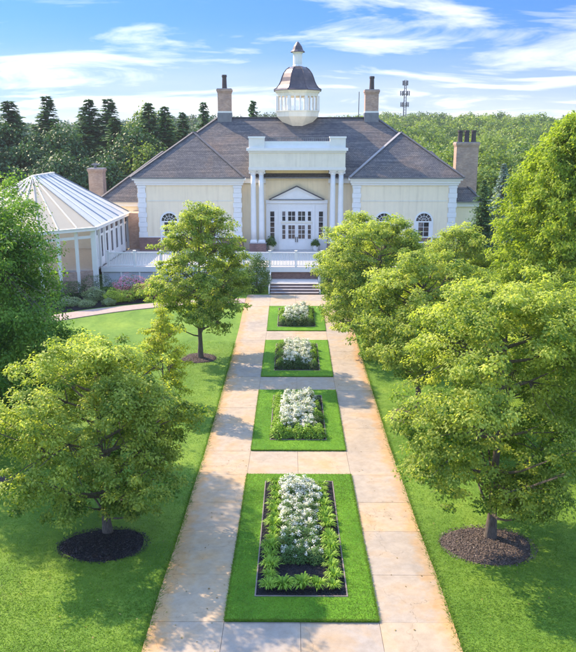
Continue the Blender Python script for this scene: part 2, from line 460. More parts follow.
def glass_mat():
    m, nt, b = new_mat('window_glass')
    v = world_pos(nt)
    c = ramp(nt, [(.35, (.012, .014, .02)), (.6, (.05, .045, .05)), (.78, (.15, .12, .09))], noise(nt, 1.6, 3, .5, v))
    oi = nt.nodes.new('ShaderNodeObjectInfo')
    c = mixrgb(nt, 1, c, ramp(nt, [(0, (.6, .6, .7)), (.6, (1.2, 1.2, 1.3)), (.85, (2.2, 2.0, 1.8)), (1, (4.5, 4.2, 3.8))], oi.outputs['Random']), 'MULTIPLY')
    nt.links.new(c, b.inputs['Base Color']); b.inputs['Roughness'].default_value = .05; b.inputs['Specular IOR Level'].default_value = .5
    return m
M['glass'] = glass_mat()

# ------------------------------------------------------------------ ground
def ground_sheet():
    xs = [-4000, -2000, -1200, -700, -450, -330, -250] + list(range(-200, -39, 12)) + list(range(-36, 37, 3)) + list(range(40, 201, 12)) + [250, 330, 450, 700, 1200, 2000, 4000]
    ys = [-400, -100, -30, 0] + [5 + i for i in range(0, 60)] + [68, 75, 85, 95, 105, 112] + list(range(120, 470, 12)) + [500, 560, 650, 800, 1200, 2500, 6000]
    v = [(x, y, terrain(x, y)) for y in ys for x in xs]; n = len(xs)
    f = [(j*n+i, j*n+i+1, (j+1)*n+i+1, (j+1)*n+i) for j in range(len(ys)-1) for i in range(n-1)]
    mb = MB(); mb.v = v; mb.f = f; mb.uv = [None]*len(f)
    return mb
tag(obj('lawn_ground', ground_sheet(), M['lawn'], smooth=True), kind='structure')

XC = 0.24
PW0, PW1 = 2.0, 3.91
def sag_strip(x0, x1, y0, y1, dz0, dz1, step=1.0):
    mb = MB(); n = max(1, int(math.ceil((y1-y0)/step))); v = []; f = []
    for i in range(n+1):
        y = y0 + (y1-y0)*i/n; z = g(y)
        v += [(x0, y, z+dz0), (x1, y, z+dz0), (x1, y, z+dz1), (x0, y, z+dz1)]
    for i in range(n):
        a = i*4; b = a+4
        f += [(a, b, b+1, a+1), (a+3, a+2, b+2, b+3), (a, a+3, b+3, b), (a+1, b+1, b+2, a+2)]
    f += [(0, 1, 2, 3), (n*4+3, n*4+2, n*4+1, n*4)]
    return mb.add(v, f)
path = obj('garden_path', sag_strip(XC-PW1+.02, XC+PW1-.02, 6.0, 59.15, -.12, .012), M['joint']); tag(path, kind='structure')
JD = [6.0, 8.2, 10.4, 12.6, 14.7, 16.94, 19.25, 22.1, 24.22, 26.67, 29.26, 31.9, 34.5, 37.13, 39.42, 41.8, 44.2, 46.64, 48.96, 50.9, 52.9, 54.94, 57.05, 59.12]
J = .006
def slab(x0, x1, y0, y1):
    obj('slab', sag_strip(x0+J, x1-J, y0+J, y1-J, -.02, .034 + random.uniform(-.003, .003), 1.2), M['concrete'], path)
BEDS = [(16.94, 26.67), (29.26, 37.13), (39.42, 46.64), (48.96, 54.94)]
for a, b in zip(JD[:-1], JD[1:]):
    slab(XC-PW1, XC-PW0, a, b); slab(XC+PW0, XC+PW1, a, b)
    if not any(p <= a+.01 and b <= q+.01 for p, q in BEDS):
        slab(XC-PW0, XC-.03, a, b); slab(XC-.03, XC+PW0, a, b)

# side walk curving off to the left of the entrance plaza
def ribbon(pts, w, dz0, dz1):
    mb = MB(); v = []; f = []
    P = [Vector((x, y)) for x, y in pts]
    for i, p in enumerate(P):
        d = (P[min(i+1, len(P)-1)]-P[max(0, i-1)]).normalized(); nrm = Vector((-d.y, d.x))
        for s_, dz in ((-1, dz0), (1, dz0), (1, dz1), (-1, dz1)):
            q = p + nrm*s_*w/2; v.append((q.x, q.y, g(q.y)+dz))
    for i in range(len(P)-1):
        a = i*4; b = a+4
        f += [(a, b, b+1, a+1), (a+3, a+2, b+2, b+3), (a, a+3, b+3, b), (a+1, b+1, b+2, a+2)]
    n = len(P)-1
    f += [(0, 1, 2, 3), (n*4+3, n*4+2, n*4+1, n*4)]
    return mb.add(v, f)
tag(obj('side_path', ribbon([(-3.69 - 18.3*k/40, 56.9 - 8.9*(k/40)**1.7) for k in range(41)], 1.5, -.1, .05), M['paver']), kind='structure')

# mulched planting bed along the terrace (left) and right
def blob_patch(name, pts, dz, mat, label=None, cat=None, group=None, kind=None, h=.06):
    mb = MB(); n = len(pts); cx = sum(p[0] for p in pts)/n; cy = sum(p[1] for p in pts)/n
    v = []; rings = (1.0, .97, .8, .45)
    for r in rings:
        for x, y in pts:
            X = cx+(x-cx)*r; Y = cy+(y-cy)*r
            v.append((X, Y, g(Y) + (dz-.08 if r == 1.0 else dz + h*(1-r)*1.6 + random.uniform(-.008, .008))))
    f = []
    for i in range(len(rings)-1):
        for k in range(n): f.append((i*n+k, i*n+(k+1) % n, (i+1)*n+(k+1) % n, (i+1)*n+k))
    f.append(tuple(3*n+k for k in range(n)))
    mb.add(v, f)
    o = obj(name, mb, mat, smooth=True); return tag(o, label, cat, group, kind)
def ellipse(cx, cy, rx, ry, n=40, wob=.04, rot=0):
    ph = random.uniform(0, 6); r = []
    for k in range(n):
        a = 2*PI*k/n; q = 1 + wob*math.sin(3*a+ph) + wob*.5*math.sin(5*a+2*ph)
        x, y = rx*q*math.cos(a), ry*q*math.sin(a)
        r.append((cx+x*math.cos(rot)-y*math.sin(rot), cy+x*math.sin(rot)+y*math.cos(rot)))
    return r
RINGS = [(-5.93, 21.15, 1.34, 1.12, 'mulch'), (6.1, 21.2, 1.42, 1.3, 'mulch_grey'), (-5.6, 43.0, 1.05, 1.0, 'mulch_grey'), (5.7, 33.5, 1.15, 1.1, 'mulch_grey'),
         (-11.9, 25.6, 1.55, 1.4, 'mulch_grey')]
for x, y, rx, ry, mt in RINGS:
    blob_patch('mulch_ring', ellipse(x, y, rx, ry), .012, M[mt], kind='structure')
blob_patch('planting_soil', [(-4.2, 58.2), (-6, 57.95), (-8, 57.5), (-10, 56.75), (-12, 55.9), (-14, 54.85), (-16, 53.6), (-18, 52.3), (-20, 51.2), (-22, 54), (-21, 58), (-17, 60.6), (-14, 62.0), (-9, 62.3), (-4.2, 62.3)], .012, M['mulch'], kind='structure', h=.05)
blob_patch('planting_soil', [(4.4, 58.2), (7, 57.8), (11, 57.0), (15, 56.5), (16, 59), (16, 62.2), (10, 62.3), (4.4, 62.3)], .012, M['mulch'], kind='structure', h=.05)

# ------------------------------------------------------------------ leaf meshes
def nrmz(a): return a/np.maximum(np.linalg.norm(a, axis=1, keepdims=True), 1e-9)
def quads_mesh(name, V, tint, mats, mat_idx=None):
    """V: (N,4,3) quads"""
    N = V.shape[0]
    me = bpy.data.meshes.new(name)
    me.vertices.add(N*4); me.vertices.foreach_set('co', V.reshape(-1).astype(np.float32))
    me.loops.add(N*4); me.loops.foreach_set('vertex_index', np.arange(N*4, dtype=np.int32))
    me.polygons.add(N); me.polygons.foreach_set('loop_start', (np.arange(N)*4).astype(np.int32))
    try: me.polygons.foreach_set('loop_total', np.full(N, 4, dtype=np.int32))
    except Exception: pass
    a = me.attributes.new('tint', 'FLOAT', 'FACE'); a.data.foreach_set('value', np.clip(tint, 0, 1).astype(np.float32))
    for m_ in mats: me.materials.append(m_)
    if mat_idx is not None: me.polygons.foreach_set('material_index', mat_idx.astype(np.int32))
    me.update(calc_edges=True)
    return me
def leaf_quads(pos, nrm, tan, L, W, cup=.12, droop=.15):
    nrm = nrmz(nrm); tan = nrmz(tan - nrm*np.sum(tan*nrm, axis=1, keepdims=True)); b = np.cross(nrm, tan)
    L = L[:, None]; W = W[:, None]
    p0 = pos; p1 = pos + tan*L*.48 + b*W*.5 + nrm*W*cup; p2 = pos + tan*L - nrm*L*droop; p3 = pos + tan*L*.48 - b*W*.5 + nrm*W*cup
    return np.stack([p0, p1, p2, p3], axis=1)
def rand_dirs(r, n):
    v = r.normal(size=(n, 3)); return nrmz(v)

def make_crown(seed, centers, outward, per, cr_, leafL, leafW, flat=.5, base_t=None, up=.8, droopy=.3, tvar=.16):
    r = np.random.default_rng(seed); n = len(centers)
    c = np.repeat(centers, per, axis=0); o = np.repeat(outward, per, axis=0)
    crr = np.repeat(cr_ if isinstance(cr_, np.ndarray) else np.full(n, cr_), per)
    N = len(c)
    d = r.normal(size=(N, 3)); d = nrmz(d)*(r.random((N, 1))**.45)
    p = d.copy(); p[:, 2] *= flat
    p = p*crr[:, None]
    # droop at clump rim and tilt with the outward direction
    rad = np.linalg.norm(p[:, :2], axis=1)
    p[:, 2] -= droopy*rad**2/np.maximum(crr, .01)
    pos = c + p
    nr = nrmz(np.array([0, 0, 1.])*up + o*.45 + d*.5 + r.normal(size=(N, 3))*.55)
    tn = nrmz(p*np.array([1, 1, .4]) + r.normal(size=(N, 3))*.35*crr[:, None] - np.array([0, 0, .25])*crr[:, None])
    L = leafL*r.uniform(.7, 1.25, N); W = leafW*r.uniform(.75, 1.2, N)
    ct = np.repeat(r.normal(.46, tvar, n) if base_t is None else base_t + r.normal(0, tvar*.6, n), per)
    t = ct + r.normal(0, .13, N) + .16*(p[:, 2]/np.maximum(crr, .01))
    return leaf_quads(pos, nr, tn, L, W), t

def broad_tree(name, x, D, H, R, label, mat='leaf_yellow', seed=1, clumps=330, per=120, z0=1.0, leaf=.13, cr=.42, top=.5, dx=0, dy=0, trunk_r=.13, cat='tree', group=None, sparse=0, prof=None, lobes=16, flat=.5, upb=.8, lobw=.075, lob0=.48, nsub=30, subr=1.05):
    r = np.random.default_rng(seed)
    base = (x, D, g(D) if D < 60 else terrain(x, D))
    root = thing(name, base, label, cat, group)
    Hc = H - z0
    # lobed crown: bumps round a profile
    ld = rand_dirs(r, lobes)
    if prof is None: prof = [(0, .45), (.12, .82), (.3, 1.0), (.55, .9), (.75, .66), (.9, .38), (1, .08)]
    pz = [a for a, _ in prof]; pr = [b for _, b in prof]
    # candidates
    n = clumps*3
    h = r.random(n)**.9; a = r.random(n)*2*PI
    rr = np.interp(h, pz, pr)
    u = (r.random(n))**.38
    dirs = np.stack([np.cos(a)*rr, np.sin(a)*rr, (h-.45)*1.7], axis=1); dirs = nrmz(dirs)
    mxb = np.max(np.exp(-((1-dirs@ld.T)/lobw)), axis=1)
    m = lob0 + (1.12-lob0)*mxb
    keep = r.random(n) < (.12 + .88*np.clip(mxb*1.3, 0, 1))*(rr+.15)
    P0 = np.stack([np.cos(a)*rr*R*u*m*.85 + dx*h, np.sin(a)*rr*R*u*m*.85 + dy*h, z0 + Hc*(.04+h*.86)], axis=1)[keep][:int(clumps*.2)]
    # boughs: each its own puff of clumps, gaps between them
    hs = (np.arange(nsub)+r.random(nsub))/nsub; hs = hs**.9*.93
    an = np.arange(nsub)*2.39996 + r.normal(0, .45, nsub)
    rs_ = np.interp(hs, pz, pr)
    us = r.uniform(.45, .86, nsub); us[rs_ < .4] *= .6
    cen = np.stack([np.cos(an)*rs_*R*us + dx*hs, np.sin(an)*rs_*R*us + dy*hs, z0 + Hc*(.05+hs*.92)], axis=1)
    sr = R*r.uniform(.19, .36, nsub)*(.55+.45*np.minimum(1, rs_))*subr
    w_ = sr**2/np.sum(sr**2); which = r.choice(nsub, clumps, p=w_)
    dd = rand_dirs(r, clumps); dd[:, 2] = dd[:, 2]*.8+.12
    P1 = cen[which] + dd*(sr[which]*(r.random(clumps)**.4))[:, None]*np.array([1.05, 1.05, .82])
    P1 = P1[:clumps-len(P0)]
    P = np.concatenate([P1, P0]); P = P[(P[:, 2] > z0*.75) & (P[:, 2] < H*1.03)]
    P = P[:clumps]; nn = len(P)
    out_ = nrmz(np.stack([P[:, 0]/R, P[:, 1]/R, (P[:, 2]-z0-.4*Hc)/Hc], axis=1))
    crs = cr*r.uniform(.55, 1.45, nn)
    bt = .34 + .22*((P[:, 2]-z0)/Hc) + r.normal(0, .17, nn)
    q, t = make_crown(seed+5, P, out_, per, crs, leaf, leaf*.62, flat=flat, base_t=bt, up=upb)
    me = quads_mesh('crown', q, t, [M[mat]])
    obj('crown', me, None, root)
    # trunk and limbs
    tb = MB(); off = Vector(base)
    ht = z0 + Hc*.72
    tp = [(dx*.3*(k/7)**2*1.0 + r.normal(0, .02), dy*.3*(k/7)**2 + r.normal(0, .02), -.15 + (ht+.15)*k/7) for k in range(8)]
    tb.tube([Vector(p)+off for p in tp], [trunk_r*(1.35 if k == 0 else 1)*(1-.82*k/7) for k in range(8)], 10)
    obj('trunk', tb, M['bark'], root, smooth=True)
    lb = MB(); idx = r.permutation(nn)
    main = idx[:34]; mids = []
    for i in main:
        e = Vector(P[i]); k = min(.95, max(.12, (e.z - R*.55*math.hypot(e.x, e.y)/R - 0)/ht))
        s0 = Vector((0, 0, max(z0*.75, min(ht*.97, k*ht)))); s0.x = dx*.3*(s0.z/ht)**2; s0.y = dy*.3*(s0.z/ht)**2
        md = s0.lerp(e, .5) + Vector((0, 0, -.06*(e-s0).length)); mids.append((md, e))
        L0 = (e-s0).length
        lb.tube([s0+off, s0.lerp(md, .5)+off + Vector((0, 0, -.03*L0)), md+off, e+off], [trunk_r*.36, trunk_r*.28, trunk_r*.2, .012], 5)
    for i in idx[34:34+150]:
        e = Vector(P[i]); b_ = min((m_ for m_, _ in mids), key=lambda q_: (q_-e).length)
        lb.tube([b_+off, b_.lerp(e, .55)+off+Vector((0, 0, .04)), e+off], [trunk_r*.15, .016, .006], 3)
    obj('branches', lb, M['bark'], root)
    return root

def conifer_mesh(seed, H, R, levels=40, per=15, z0=.4, droop=.28, ql=.34, qw=.13):
    r = np.random.default_rng(seed); Q = []; T = []
    gapf = r.random(8)
    for i in range(levels):
        for k in range(max(5, int(per*(1-.5*i/levels)))):
            f = min(1, max(0, (i + r.uniform(-.6, .6))/(levels-1))); z = z0 + (H*.97-z0)*f
            a = r.random()*2*PI
            rad = R*(1-f)**.82*(.78 + .30*math.sin(a*2+f*9+seed) * .7 + .12*math.sin(a*5-f*23+seed)) + .10*R*(1-f) + .05*R
            rl = rad*r.uniform(.65, 1.15)
            n = max(3, int(8*rl/R)+2)
            s = (np.arange(n)+.5)/n
            px = np.cos(a)*rl*s; py = np.sin(a)*rl*s; pz_ = z + .18*rl*s - droop*1.4*rl*s**2 + .12*rl*s**5
            ba = r.normal(.40, .16)
            for side in (-1, 0, 1):
                ang = a + side*.85 + r.normal(0, .15, n)
                tan = np.stack([np.cos(ang), np.sin(ang), np.full(n, -.30)+r.normal(0, .15, n)], axis=1)
                nr = np.stack([r.normal(0, .35, n), r.normal(0, .35, n), np.ones(n)], axis=1)
                L = ql*R*(.35+.65*(1-f))*(1-.45*s)*r.uniform(.7, 1.3, n); W = qw*R*(.45+.55*(1-f))*r.uniform(.7, 1.3, n)
                Q.append(leaf_quads(np.stack([px, py, pz_], axis=1), nr, tan, L, W, cup=-.2, droop=.25)); T.append(ba + .35*s - .1 + r.normal(0, .12, n))
    return np.concatenate(Q), np.concatenate(T)
def conifer(name, x, D, H, R, label, mat, seed, group=None, **k):
    base = (x, D, g(D) if D < 60 else terrain(x, D))
    root = thing(name, base, label, 'tree', group)
    q, t = conifer_mesh(seed, H, R, **k)
    obj('crown', quads_mesh('crown', q, t, [M[mat]]), None, root)
    off = Vector(base)
    tb = MB().tube([off+Vector((0, 0, -.2)), off+Vector((0, 0, H*.5)), off+Vector((0, 0, H*.98))], [H*.018, H*.011, .02], 7)
    obj('trunk', tb, M['bark'], root)
    return root

# ------------------------------------------------------------------ the house
XH = 0.38
DW = 72.0          # front plane of the wings
DB = 73.1          # recessed front wall
TZ = 1.7           # terrace level
house = thing('mansion', (XH, DB, TZ), 'long cream mansion with columned portico, hipped shingle roofs and a domed cupola', 'house')
def X(v): return XH + v
# body walls
wl = MB().box(X(-15.1), X(15.1), DB, 88.0, 0, 8.5)
obj('wall', wl, M['stucco'], house)
for s in (-1, 1):
    a, b = sorted((X(s*5.25), X(s*15.13)))
    obj('wing_wall', MB().box(a, b, DW, DB+.5, 0, 8.42), M['stucco'], house)
    obj('brick_plinth', MB().box(a-.03, b+.03, DW-.05, DB, 0, 3.0), M['brick_red'], house)
    obj('plinth_cap', MB().box(a-.05, b+.05, DW-.08, DB, 3.0, 3.09), M['white'], house)
    obj('string_course', MB().box(a+.9, b-.9, DW-.03, DW+.1, 6.42, 6.54), M['pale'], house)
    # cornice
    c = MB().box(a-.12, b+.12, DW-.14, DB, 7.95, 8.15).box(a-.22, b+.22, DW-.26, DB, 8.15, 8.42).box(a-.40, b+.40, DW-.44, DB, 8.42, 8.62)
    obj('cornice', c, M['white'], house)
    # quoined corner pilasters
    for e in (a, b-.8):
        z = 3.1; i = 0
        while z < 7.9:
            w = 0 if i % 2 == 0 else .07
            h = min(.46, 7.93-z)
            obj('quoin', MB().box(e+w-.02, e+.82-w, DW-.09, DW+.05, z, z+h-.035), M['white'], house)
            z += .46; i += 1
        obj('pilaster_back', MB().box(e+.05, e+.75, DW-.05, DW+.04, 3.09, 7.95), M['white'], house)

# recessed bays and portico back wall
obj('portico_wall', MB().box(X(-3.0), X(3.0), DB-.06, DB+.1, TZ, 9.4), M['stucco_yellow'], house)
for s in (-1, 1):
    a, b = sorted((X(s*3.0), X(s*5.25)))
    obj('bay_wall', MB().box(a, b, DB-.05, DB+.1, TZ, 8.0), M['stucco'], house)
    obj('bay_cornice', MB().box(a, b-.001, DB-.35, DB, 8.1, 8.55), M['white'], house)

# arched windows
def arch_window(cx, dy):
    r0 = .74; zs = 4.58; z0 = 2.62
    fr = MB(); n = 18
    # arch casing ring
    v = []; f = []
    for k in range(n+1):
        a = PI*k/n
        for r_, y in ((r0, dy-.07), (r0+.16, dy-.07), (r0+.16, dy+.02), (r0, dy+.02)):
            v.append((cx+r_*math.cos(a), y, zs+r_*math.sin(a)))
    for k in range(n):
        for j in range(4): f.append((k*4+j, k*4+(j+1) % 4, (k+1)*4+(j+1) % 4, (k+1)*4+j))
    fr.add(v, f)
    fr.box(cx-r0-.16, cx-r0, dy-.07, dy+.02, z0, zs); fr.box(cx+r0, cx+r0+.16, dy-.07, dy+.02, z0, zs)
    fr.box(cx-r0, cx-.5, dy-.045, dy+.02, z0+.02, zs-.12); fr.box(cx+.5, cx+r0, dy-.045, dy+.02, z0+.02, zs-.12)
    w = obj('window', fr, M['white'], house)
    obj('sill', MB().box(cx-r0-.25, cx+r0+.25, dy-.16, dy+.02, z0-.12, z0), M['white'], w)
    p = MB(); v = [(cx, dy-.02, zs)] + [(cx+r0*math.cos(PI*k/n), dy-.02, zs+r0*math.sin(PI*k/n)) for k in range(n+1)]
    p.add(v, [(0, k+2, k+1) for k in range(n)])
    obj('fanlight_pane', p, M['glass'], w)
    mu = MB()
    for a in (30, 60, 90, 120, 150):
        a = math.radians(a); mu.beam((cx+.2*math.cos(a), dy-.04, zs+.2*math.sin(a)), (cx+r0*math.cos(a), dy-.04, zs+r0*math.sin(a)), .03, .03)
    for k in range(8):
        a = PI*k/8; b_ = PI*(k+1)/8
        for rr_ in (.2, .48): mu.beam((cx+rr_*math.cos(a), dy-.042, zs+rr_*math.sin(a)), (cx+rr_*math.cos(b_), dy-.042, zs+rr_*math.sin(b_)), .03, .03)
    obj('muntin', mu, M['white'], w)
    obj('transom_panel', MB().box(cx-r0, cx+r0, dy-.06, dy+.02, zs-.12, zs), M['white'], w)
    for i in range(2):
        for j in range(4):
            x0 = cx-.5+i*.5; zz = z0+.06+j*.445
            obj('pane', MB().box(x0+.02, x0+.48, dy-.03, dy-.01, zz+.015, zz+.43), M['glass'], w)
    gb = MB()
    for j in range(1, 4): gb.box(cx-.5, cx+.5, dy-.045, dy-.012, z0+.06+j*.445-.015, z0+.06+j*.445+.015)
    gb.box(cx-.02, cx+.02, dy-.046, dy-.012, z0+.05, zs-.12)
    obj('glazing_bar', gb, M['white'], w)
for cx in (-12.2, -8.3, 8.3, 12.1): arch_window(X(cx), DW)

# door surround
CX = 0.35
sur = MB().box(CX-2.85, CX+2.85, DB-.16, DB-.05, TZ, 6.3)
sur.box(CX-2.95, CX-2.65, DB-.22, DB-.06, TZ, 6.2).box(CX+2.65, CX+2.95, DB-.22, DB-.06, TZ, 6.2)
sur.box(CX-1.75, CX-1.55, DB-.22, DB-.06, TZ, 6.2).box(CX+1.55, CX+1.75, DB-.22, DB-.06, TZ, 6.2)
obj('door_surround', sur, M['white'], house)
obj('entablature_band', MB().box(CX-2.98, CX+2.98, DB-.3, DB-.05, 6.2, 6.5), M['white'], house)
ped = thing  # noqa
pm = MB()
pv = [(CX-2.45, DB-.28, 6.5), (CX+2.45, DB-.28, 6.5), (CX, DB-.28, 7.65), (CX-2.45, DB-.02, 6.5), (CX+2.45, DB-.02, 6.5), (CX, DB-.02, 7.65)]
pm.add(pv, [(0, 1, 2), (5, 4, 3), (0, 2, 5, 3), (2, 1, 4, 5)])
pd = obj('pediment', pm, M['white'], house)
rk = MB().beam((CX-2.65, DB-.34, 6.55), (CX, DB-.34, 7.82), .24, .11).beam((CX+2.65, DB-.34, 6.55), (CX, DB-.34, 7.82), .24, .11)
obj('raking_cornice', rk, M['dark_paint'], pd)
rk = MB().beam((CX-2.45, DB-.32, 6.55), (CX, DB-.32, 7.68), .16, .12).beam((CX+2.45, DB-.32, 6.55), (CX, DB-.32, 7.68), .16, .12)
obj('inner_moulding', rk, M['white'], pd)
obj('base_moulding', MB().box(CX-2.6, CX+2.6, DB-.4, DB-.02, 6.5, 6.56), M['dark_paint'], pd)
def glazed(name, cx, w, z0, z1, nc, nr, y=DB-.165, parent=house):
    fr = MB(); fr.box(cx-w/2-.05, cx-w/2, y-.03, y, z0-.05, z1+.05).box(cx+w/2, cx+w/2+.05, y-.03, y, z0-.05, z1+.05)
    fr.box(cx-w/2, cx+w/2, y-.03, y, z0-.05, z0).box(cx-w/2, cx+w/2, y-.03, y, z1, z1+.05)
    for i in range(1, nc): fr.box(cx-w/2+w*i/nc-.02, cx-w/2+w*i/nc+.02, y-.028, y-.006, z0, z1)
    for j in range(1, nr): fr.box(cx-w/2, cx+w/2, y-.026, y-.006, z0+(z1-z0)*j/nr-.022, z0+(z1-z0)*j/nr+.022)
    o = obj(name, fr, M['white'], parent)
    for i in range(nc):
        for j in range(nr):
            obj('pane', MB().box(cx-w/2+w*i/nc+.005, cx-w/2+w*(i+1)/nc-.005, y-.012, y+.004, z0+(z1-z0)*j/nr+.005, z0+(z1-z0)*(j+1)/nr-.005), M['glass'], o)
    return o
for s in (-1, 1):
    glazed('outer_sidelight', CX+s*2.35, .40, 2.85, 5.4, 1, 5)
    glazed('inner_sidelight', CX+s*1.24, .30, 2.75, 4.1, 1, 3)
    glazed('transom_light', CX+s*1.24, .30, 4.5, 5.4, 1, 2)
    glazed('transom_light', CX+s*.48, .68, 4.5, 5.4, 2, 2)
    dl = obj('door', MB().box(*sorted((CX+s*.012, CX+s*.92)), DB-.20, DB-.15, TZ+.03, 4.25), M['white'], house)
    y = DB-.205
    fr = glazed('door_glazing', CX+s*.48, .64, 2.78, 4.08, 2, 3, y)
    obj('panel', MB().box(CX+s*.48-.3, CX+s*.48+.3, DB-.225, DB-.2, 1.95, 2.55), M['white'], dl)
    obj('handle', MB().box(CX+s*.09-.03, CX+s*.09+.03, DB-.27, DB-.2, 2.45, 2.95), M['dark_metal'], dl)
obj('transom_bar', MB().box(CX-1.5, CX+1.5, DB-.24, DB-.15, 4.27, 4.40), M['pale'], house)

# portico columns on brick pedestals
for s in (-1, 1):
    pa, pb = sorted((X(s*2.95), X(s*4.55)))
    obj('brick_pedestal', MB().box(pa, pb, DW-.45, DW+.45, TZ-.02, 2.45), M['brick_red'], house)
    obj('pedestal_cap', MB().box(pa-.04, pb+.04, DW-.5, DW+.5, 2.45, 2.54), M['stone'], house)
    for cx in (3.38, 4.14):
        cx = X(s*cx)
        sh = [(.27 - .045*(k/6)**1.6, 2.82 + (8.9-2.82)*k/6) for k in range(7)]
        c = obj('column', MB().lathe(sh, cx, DW, 24), M['white'], house, smooth=True)
        obj('column_base', MB().box(cx-.35, cx+.35, DW-.35, DW+.35, 2.54, 2.66).lathe([(.34, 2.66), (.35, 2.72), (.3, 2.78), (.31, 2.82)], cx, DW, 24), M['white'], c)
        cp = MB().lathe([(.22, 8.9), (.27, 8.98), (.24, 9.04), (.33, 9.24)], cx, DW, 24).box(cx-.37, cx+.37, DW-.37, DW+.37, 9.24, 9.36)
        for q in (-1, 1): cp.cyl(cx+q*.31, DW, 9.02, 9.2, .09, .09, 10)
        obj('capital', cp, M['white'], c)
# entablature block
en = MB().box(X(-4.5), X(4.5), DW-.42, 77.0, 9.37, 10.95)
obj('entablature', en, M['pale'], house)
obj('architrave', MB().box(X(-4.55), X(4.55), DW-.47, DW-.40, 9.36, 9.62), M['white2'], house)
obj('portico_cornice', MB().box(X(-4.58), X(4.58), DW-.5, 77.05, 10.95, 11.12).box(X(-4.72), X(4.72), DW-.66, 77.1, 11.12, 11.38), M['white'], house)
for s in (-1, 1):
    a, b = sorted((X(s*3.05), X(s*4.5)))
    o = obj('parapet_block', MB().box(a, b, DW-.42, DW+.35, 11.38, 12.25), M['white2'], house)
    obj('block_cap', MB().box(a-.06, b+.06, DW-.48, DW+.41, 12.25, 12.42), M['white'], o)
    obj('parapet_side', MB().box(*sorted((X(s*4.1), X(s*4.45))), DW+.35, 76.5, 11.38, 12.1), M['white2'], house)
obj('parapet_wall', MB().box(X(-3.05), X(3.05), DW-.2, DW+.1, 11.38, 11.98), M['white'], house)
rl = MB().box(X(-3.05), X(3.05), DW-.09, DW-.03, 12.26, 12.32)
for i in range(33): 
    xx = X(-3.0 + i*.1875); rl.box(xx-.02, xx+.02, DW-.08, DW-.04, 11.98, 12.26)
for i in range(3):
    xx = X(-1.5 + i*1.5); rl.box(xx-.04, xx+.04, DW-.1, DW-.02, 11.98, 12.36)
obj('roof_railing', rl, M['grey_metal'], house)

# roofs
EZ = 8.66
def hip_roof(name, x0, x1, y0, y1, ez, rx0, rx1, ry0, ry1, rz, parent=house):
    mb = MB(); a, b, c, d = (x0, y0, ez), (x1, y0, ez), (x1, y1, ez), (x0, y1, ez)
    r0, r1 = (rx0, ry0, rz), (rx1, ry1, rz)
    if rx0 != rx1: faces = [[a, b, r1, r0], [b, c, r1], [c, d, r0, r1], [d, a, r0]]
    else: faces = [[a, b, r0], [b, c, r1, r0], [c, d, r1], [d, a, r0, r1]]
    for f_ in faces: mb.poly(f_)
    lo = MB()
    o = obj(name, mb, M['shingle'], parent)
    e = MB().box(x0, x1, y0, y1, ez-.12, ez-.004)
    obj('eave_board', e, M['grey_metal'], o)
    return o, (a, b, c, d, r0, r1)
mr, mp_ = hip_roof('main_roof', X(-15.45), X(15.45), 72.55, 88.4, EZ, X(-8.2), X(8.2), 80.5, 80.5, 14.33)
def cap(o, p, q, w=.32, m='ridge_cap', lift=.03):
    p = Vector(p)+Vector((0, 0, lift)); q = Vector(q)+Vector((0, 0, lift))
    obj('ridge_cap', MB().beam(p, q, w, .07), M[m], o)
cap(mr, mp_[4], mp_[5])
cap(mr, mp_[0], mp_[4]); cap(mr, mp_[1], mp_[5])
for s in (-1, 1):
    x0, x1 = sorted((X(s*4.92), X(s*15.66)))
    cx = (x0+x1)/2
    wr, wp = hip_roof('wing_roof', x0, x1, 71.45, 84.0, EZ+.03, cx, cx, 76.9, 79.6, 12.83)
    cap(wr, wp[0], wp[4], .3, 'flashing' if s > 0 else 'ridge_cap'); cap(wr, wp[1], wp[4], .3); cap(wr, wp[4], wp[5], .3)
    # lower side wings
    sx0, sx1 = sorted((X(s*7.0), X(s*(20.1 if s < 0 else 18.6))))
    cxx = X(s*14.2)
    sr, sp_ = hip_roof('side_roof', sx0, sx1, 75.8, 93.5, 6.15, cxx, cxx, 81.6, 87.5, 10.9)
    cap(sr, sp_[1] if s > 0 else sp_[0], sp_[4], .3)
    obj('side_wall', MB().box(sx0+.5, sx1-.5, 76.3, 93.0, 0, 6.03), M['stucco'], house)
    obj('side_cornice', MB().box(sx0+.3, sx1-.3, 76.1, 76.3, 5.6, 6.02), M['white'], house)

# chimneys
def chimney(cx, cy, w, d, z0, z1, mat, npots, ph, base_z=None):
    c = obj('chimney', MB().box(cx-w/2, cx+w/2, cy-d/2, cy+d/2, z0, z1-.42), M[mat], house)
    k = MB().box(cx-w/2-.05, cx+w/2+.05, cy-d/2-.05, cy+d/2+.05, z1-.42, z1-.28).box(cx-w/2-.11, cx+w/2+.11, cy-d/2-.11, cy+d/2+.11, z1-.28, z1-.08)
    obj('chimney_crown', k, M[mat], c)
    obj('chimney_cap', MB().box(cx-w/2-.06, cx+w/2+.06, cy-d/2-.06, cy+d/2+.06, z1-.08, z1), M['stone'], c)
    if base_z: obj('chimney_base', MB().box(cx-w/2-.06, cx+w/2+.06, cy-d/2-.06, cy+d/2+.06, base_z-1.2, base_z+.55), M['grey_metal'], c)
    if base_z: obj('stone_band', MB().box(cx-w/2-.03, cx+w/2+.03, cy-d/2-.03, cy+d/2+.03, base_z+.55, base_z+.72), M['white2'], c)
    for i in range(npots):
        px = cx + (i-(npots-1)/2)*.68
        obj('chimney_pot', MB().lathe([(.27, z1), (.25, z1+ph*.12), (.22, z1+ph*.8), (.27, z1+ph*.86), (.25, z1+ph)], px, cy, 14), M['terracotta'], c)
    return c
chimney(-7.05, 80.5, 1.36, 1.1, 12.5, 17.2, 'brick_tan', 1, 1.35, 14.25)
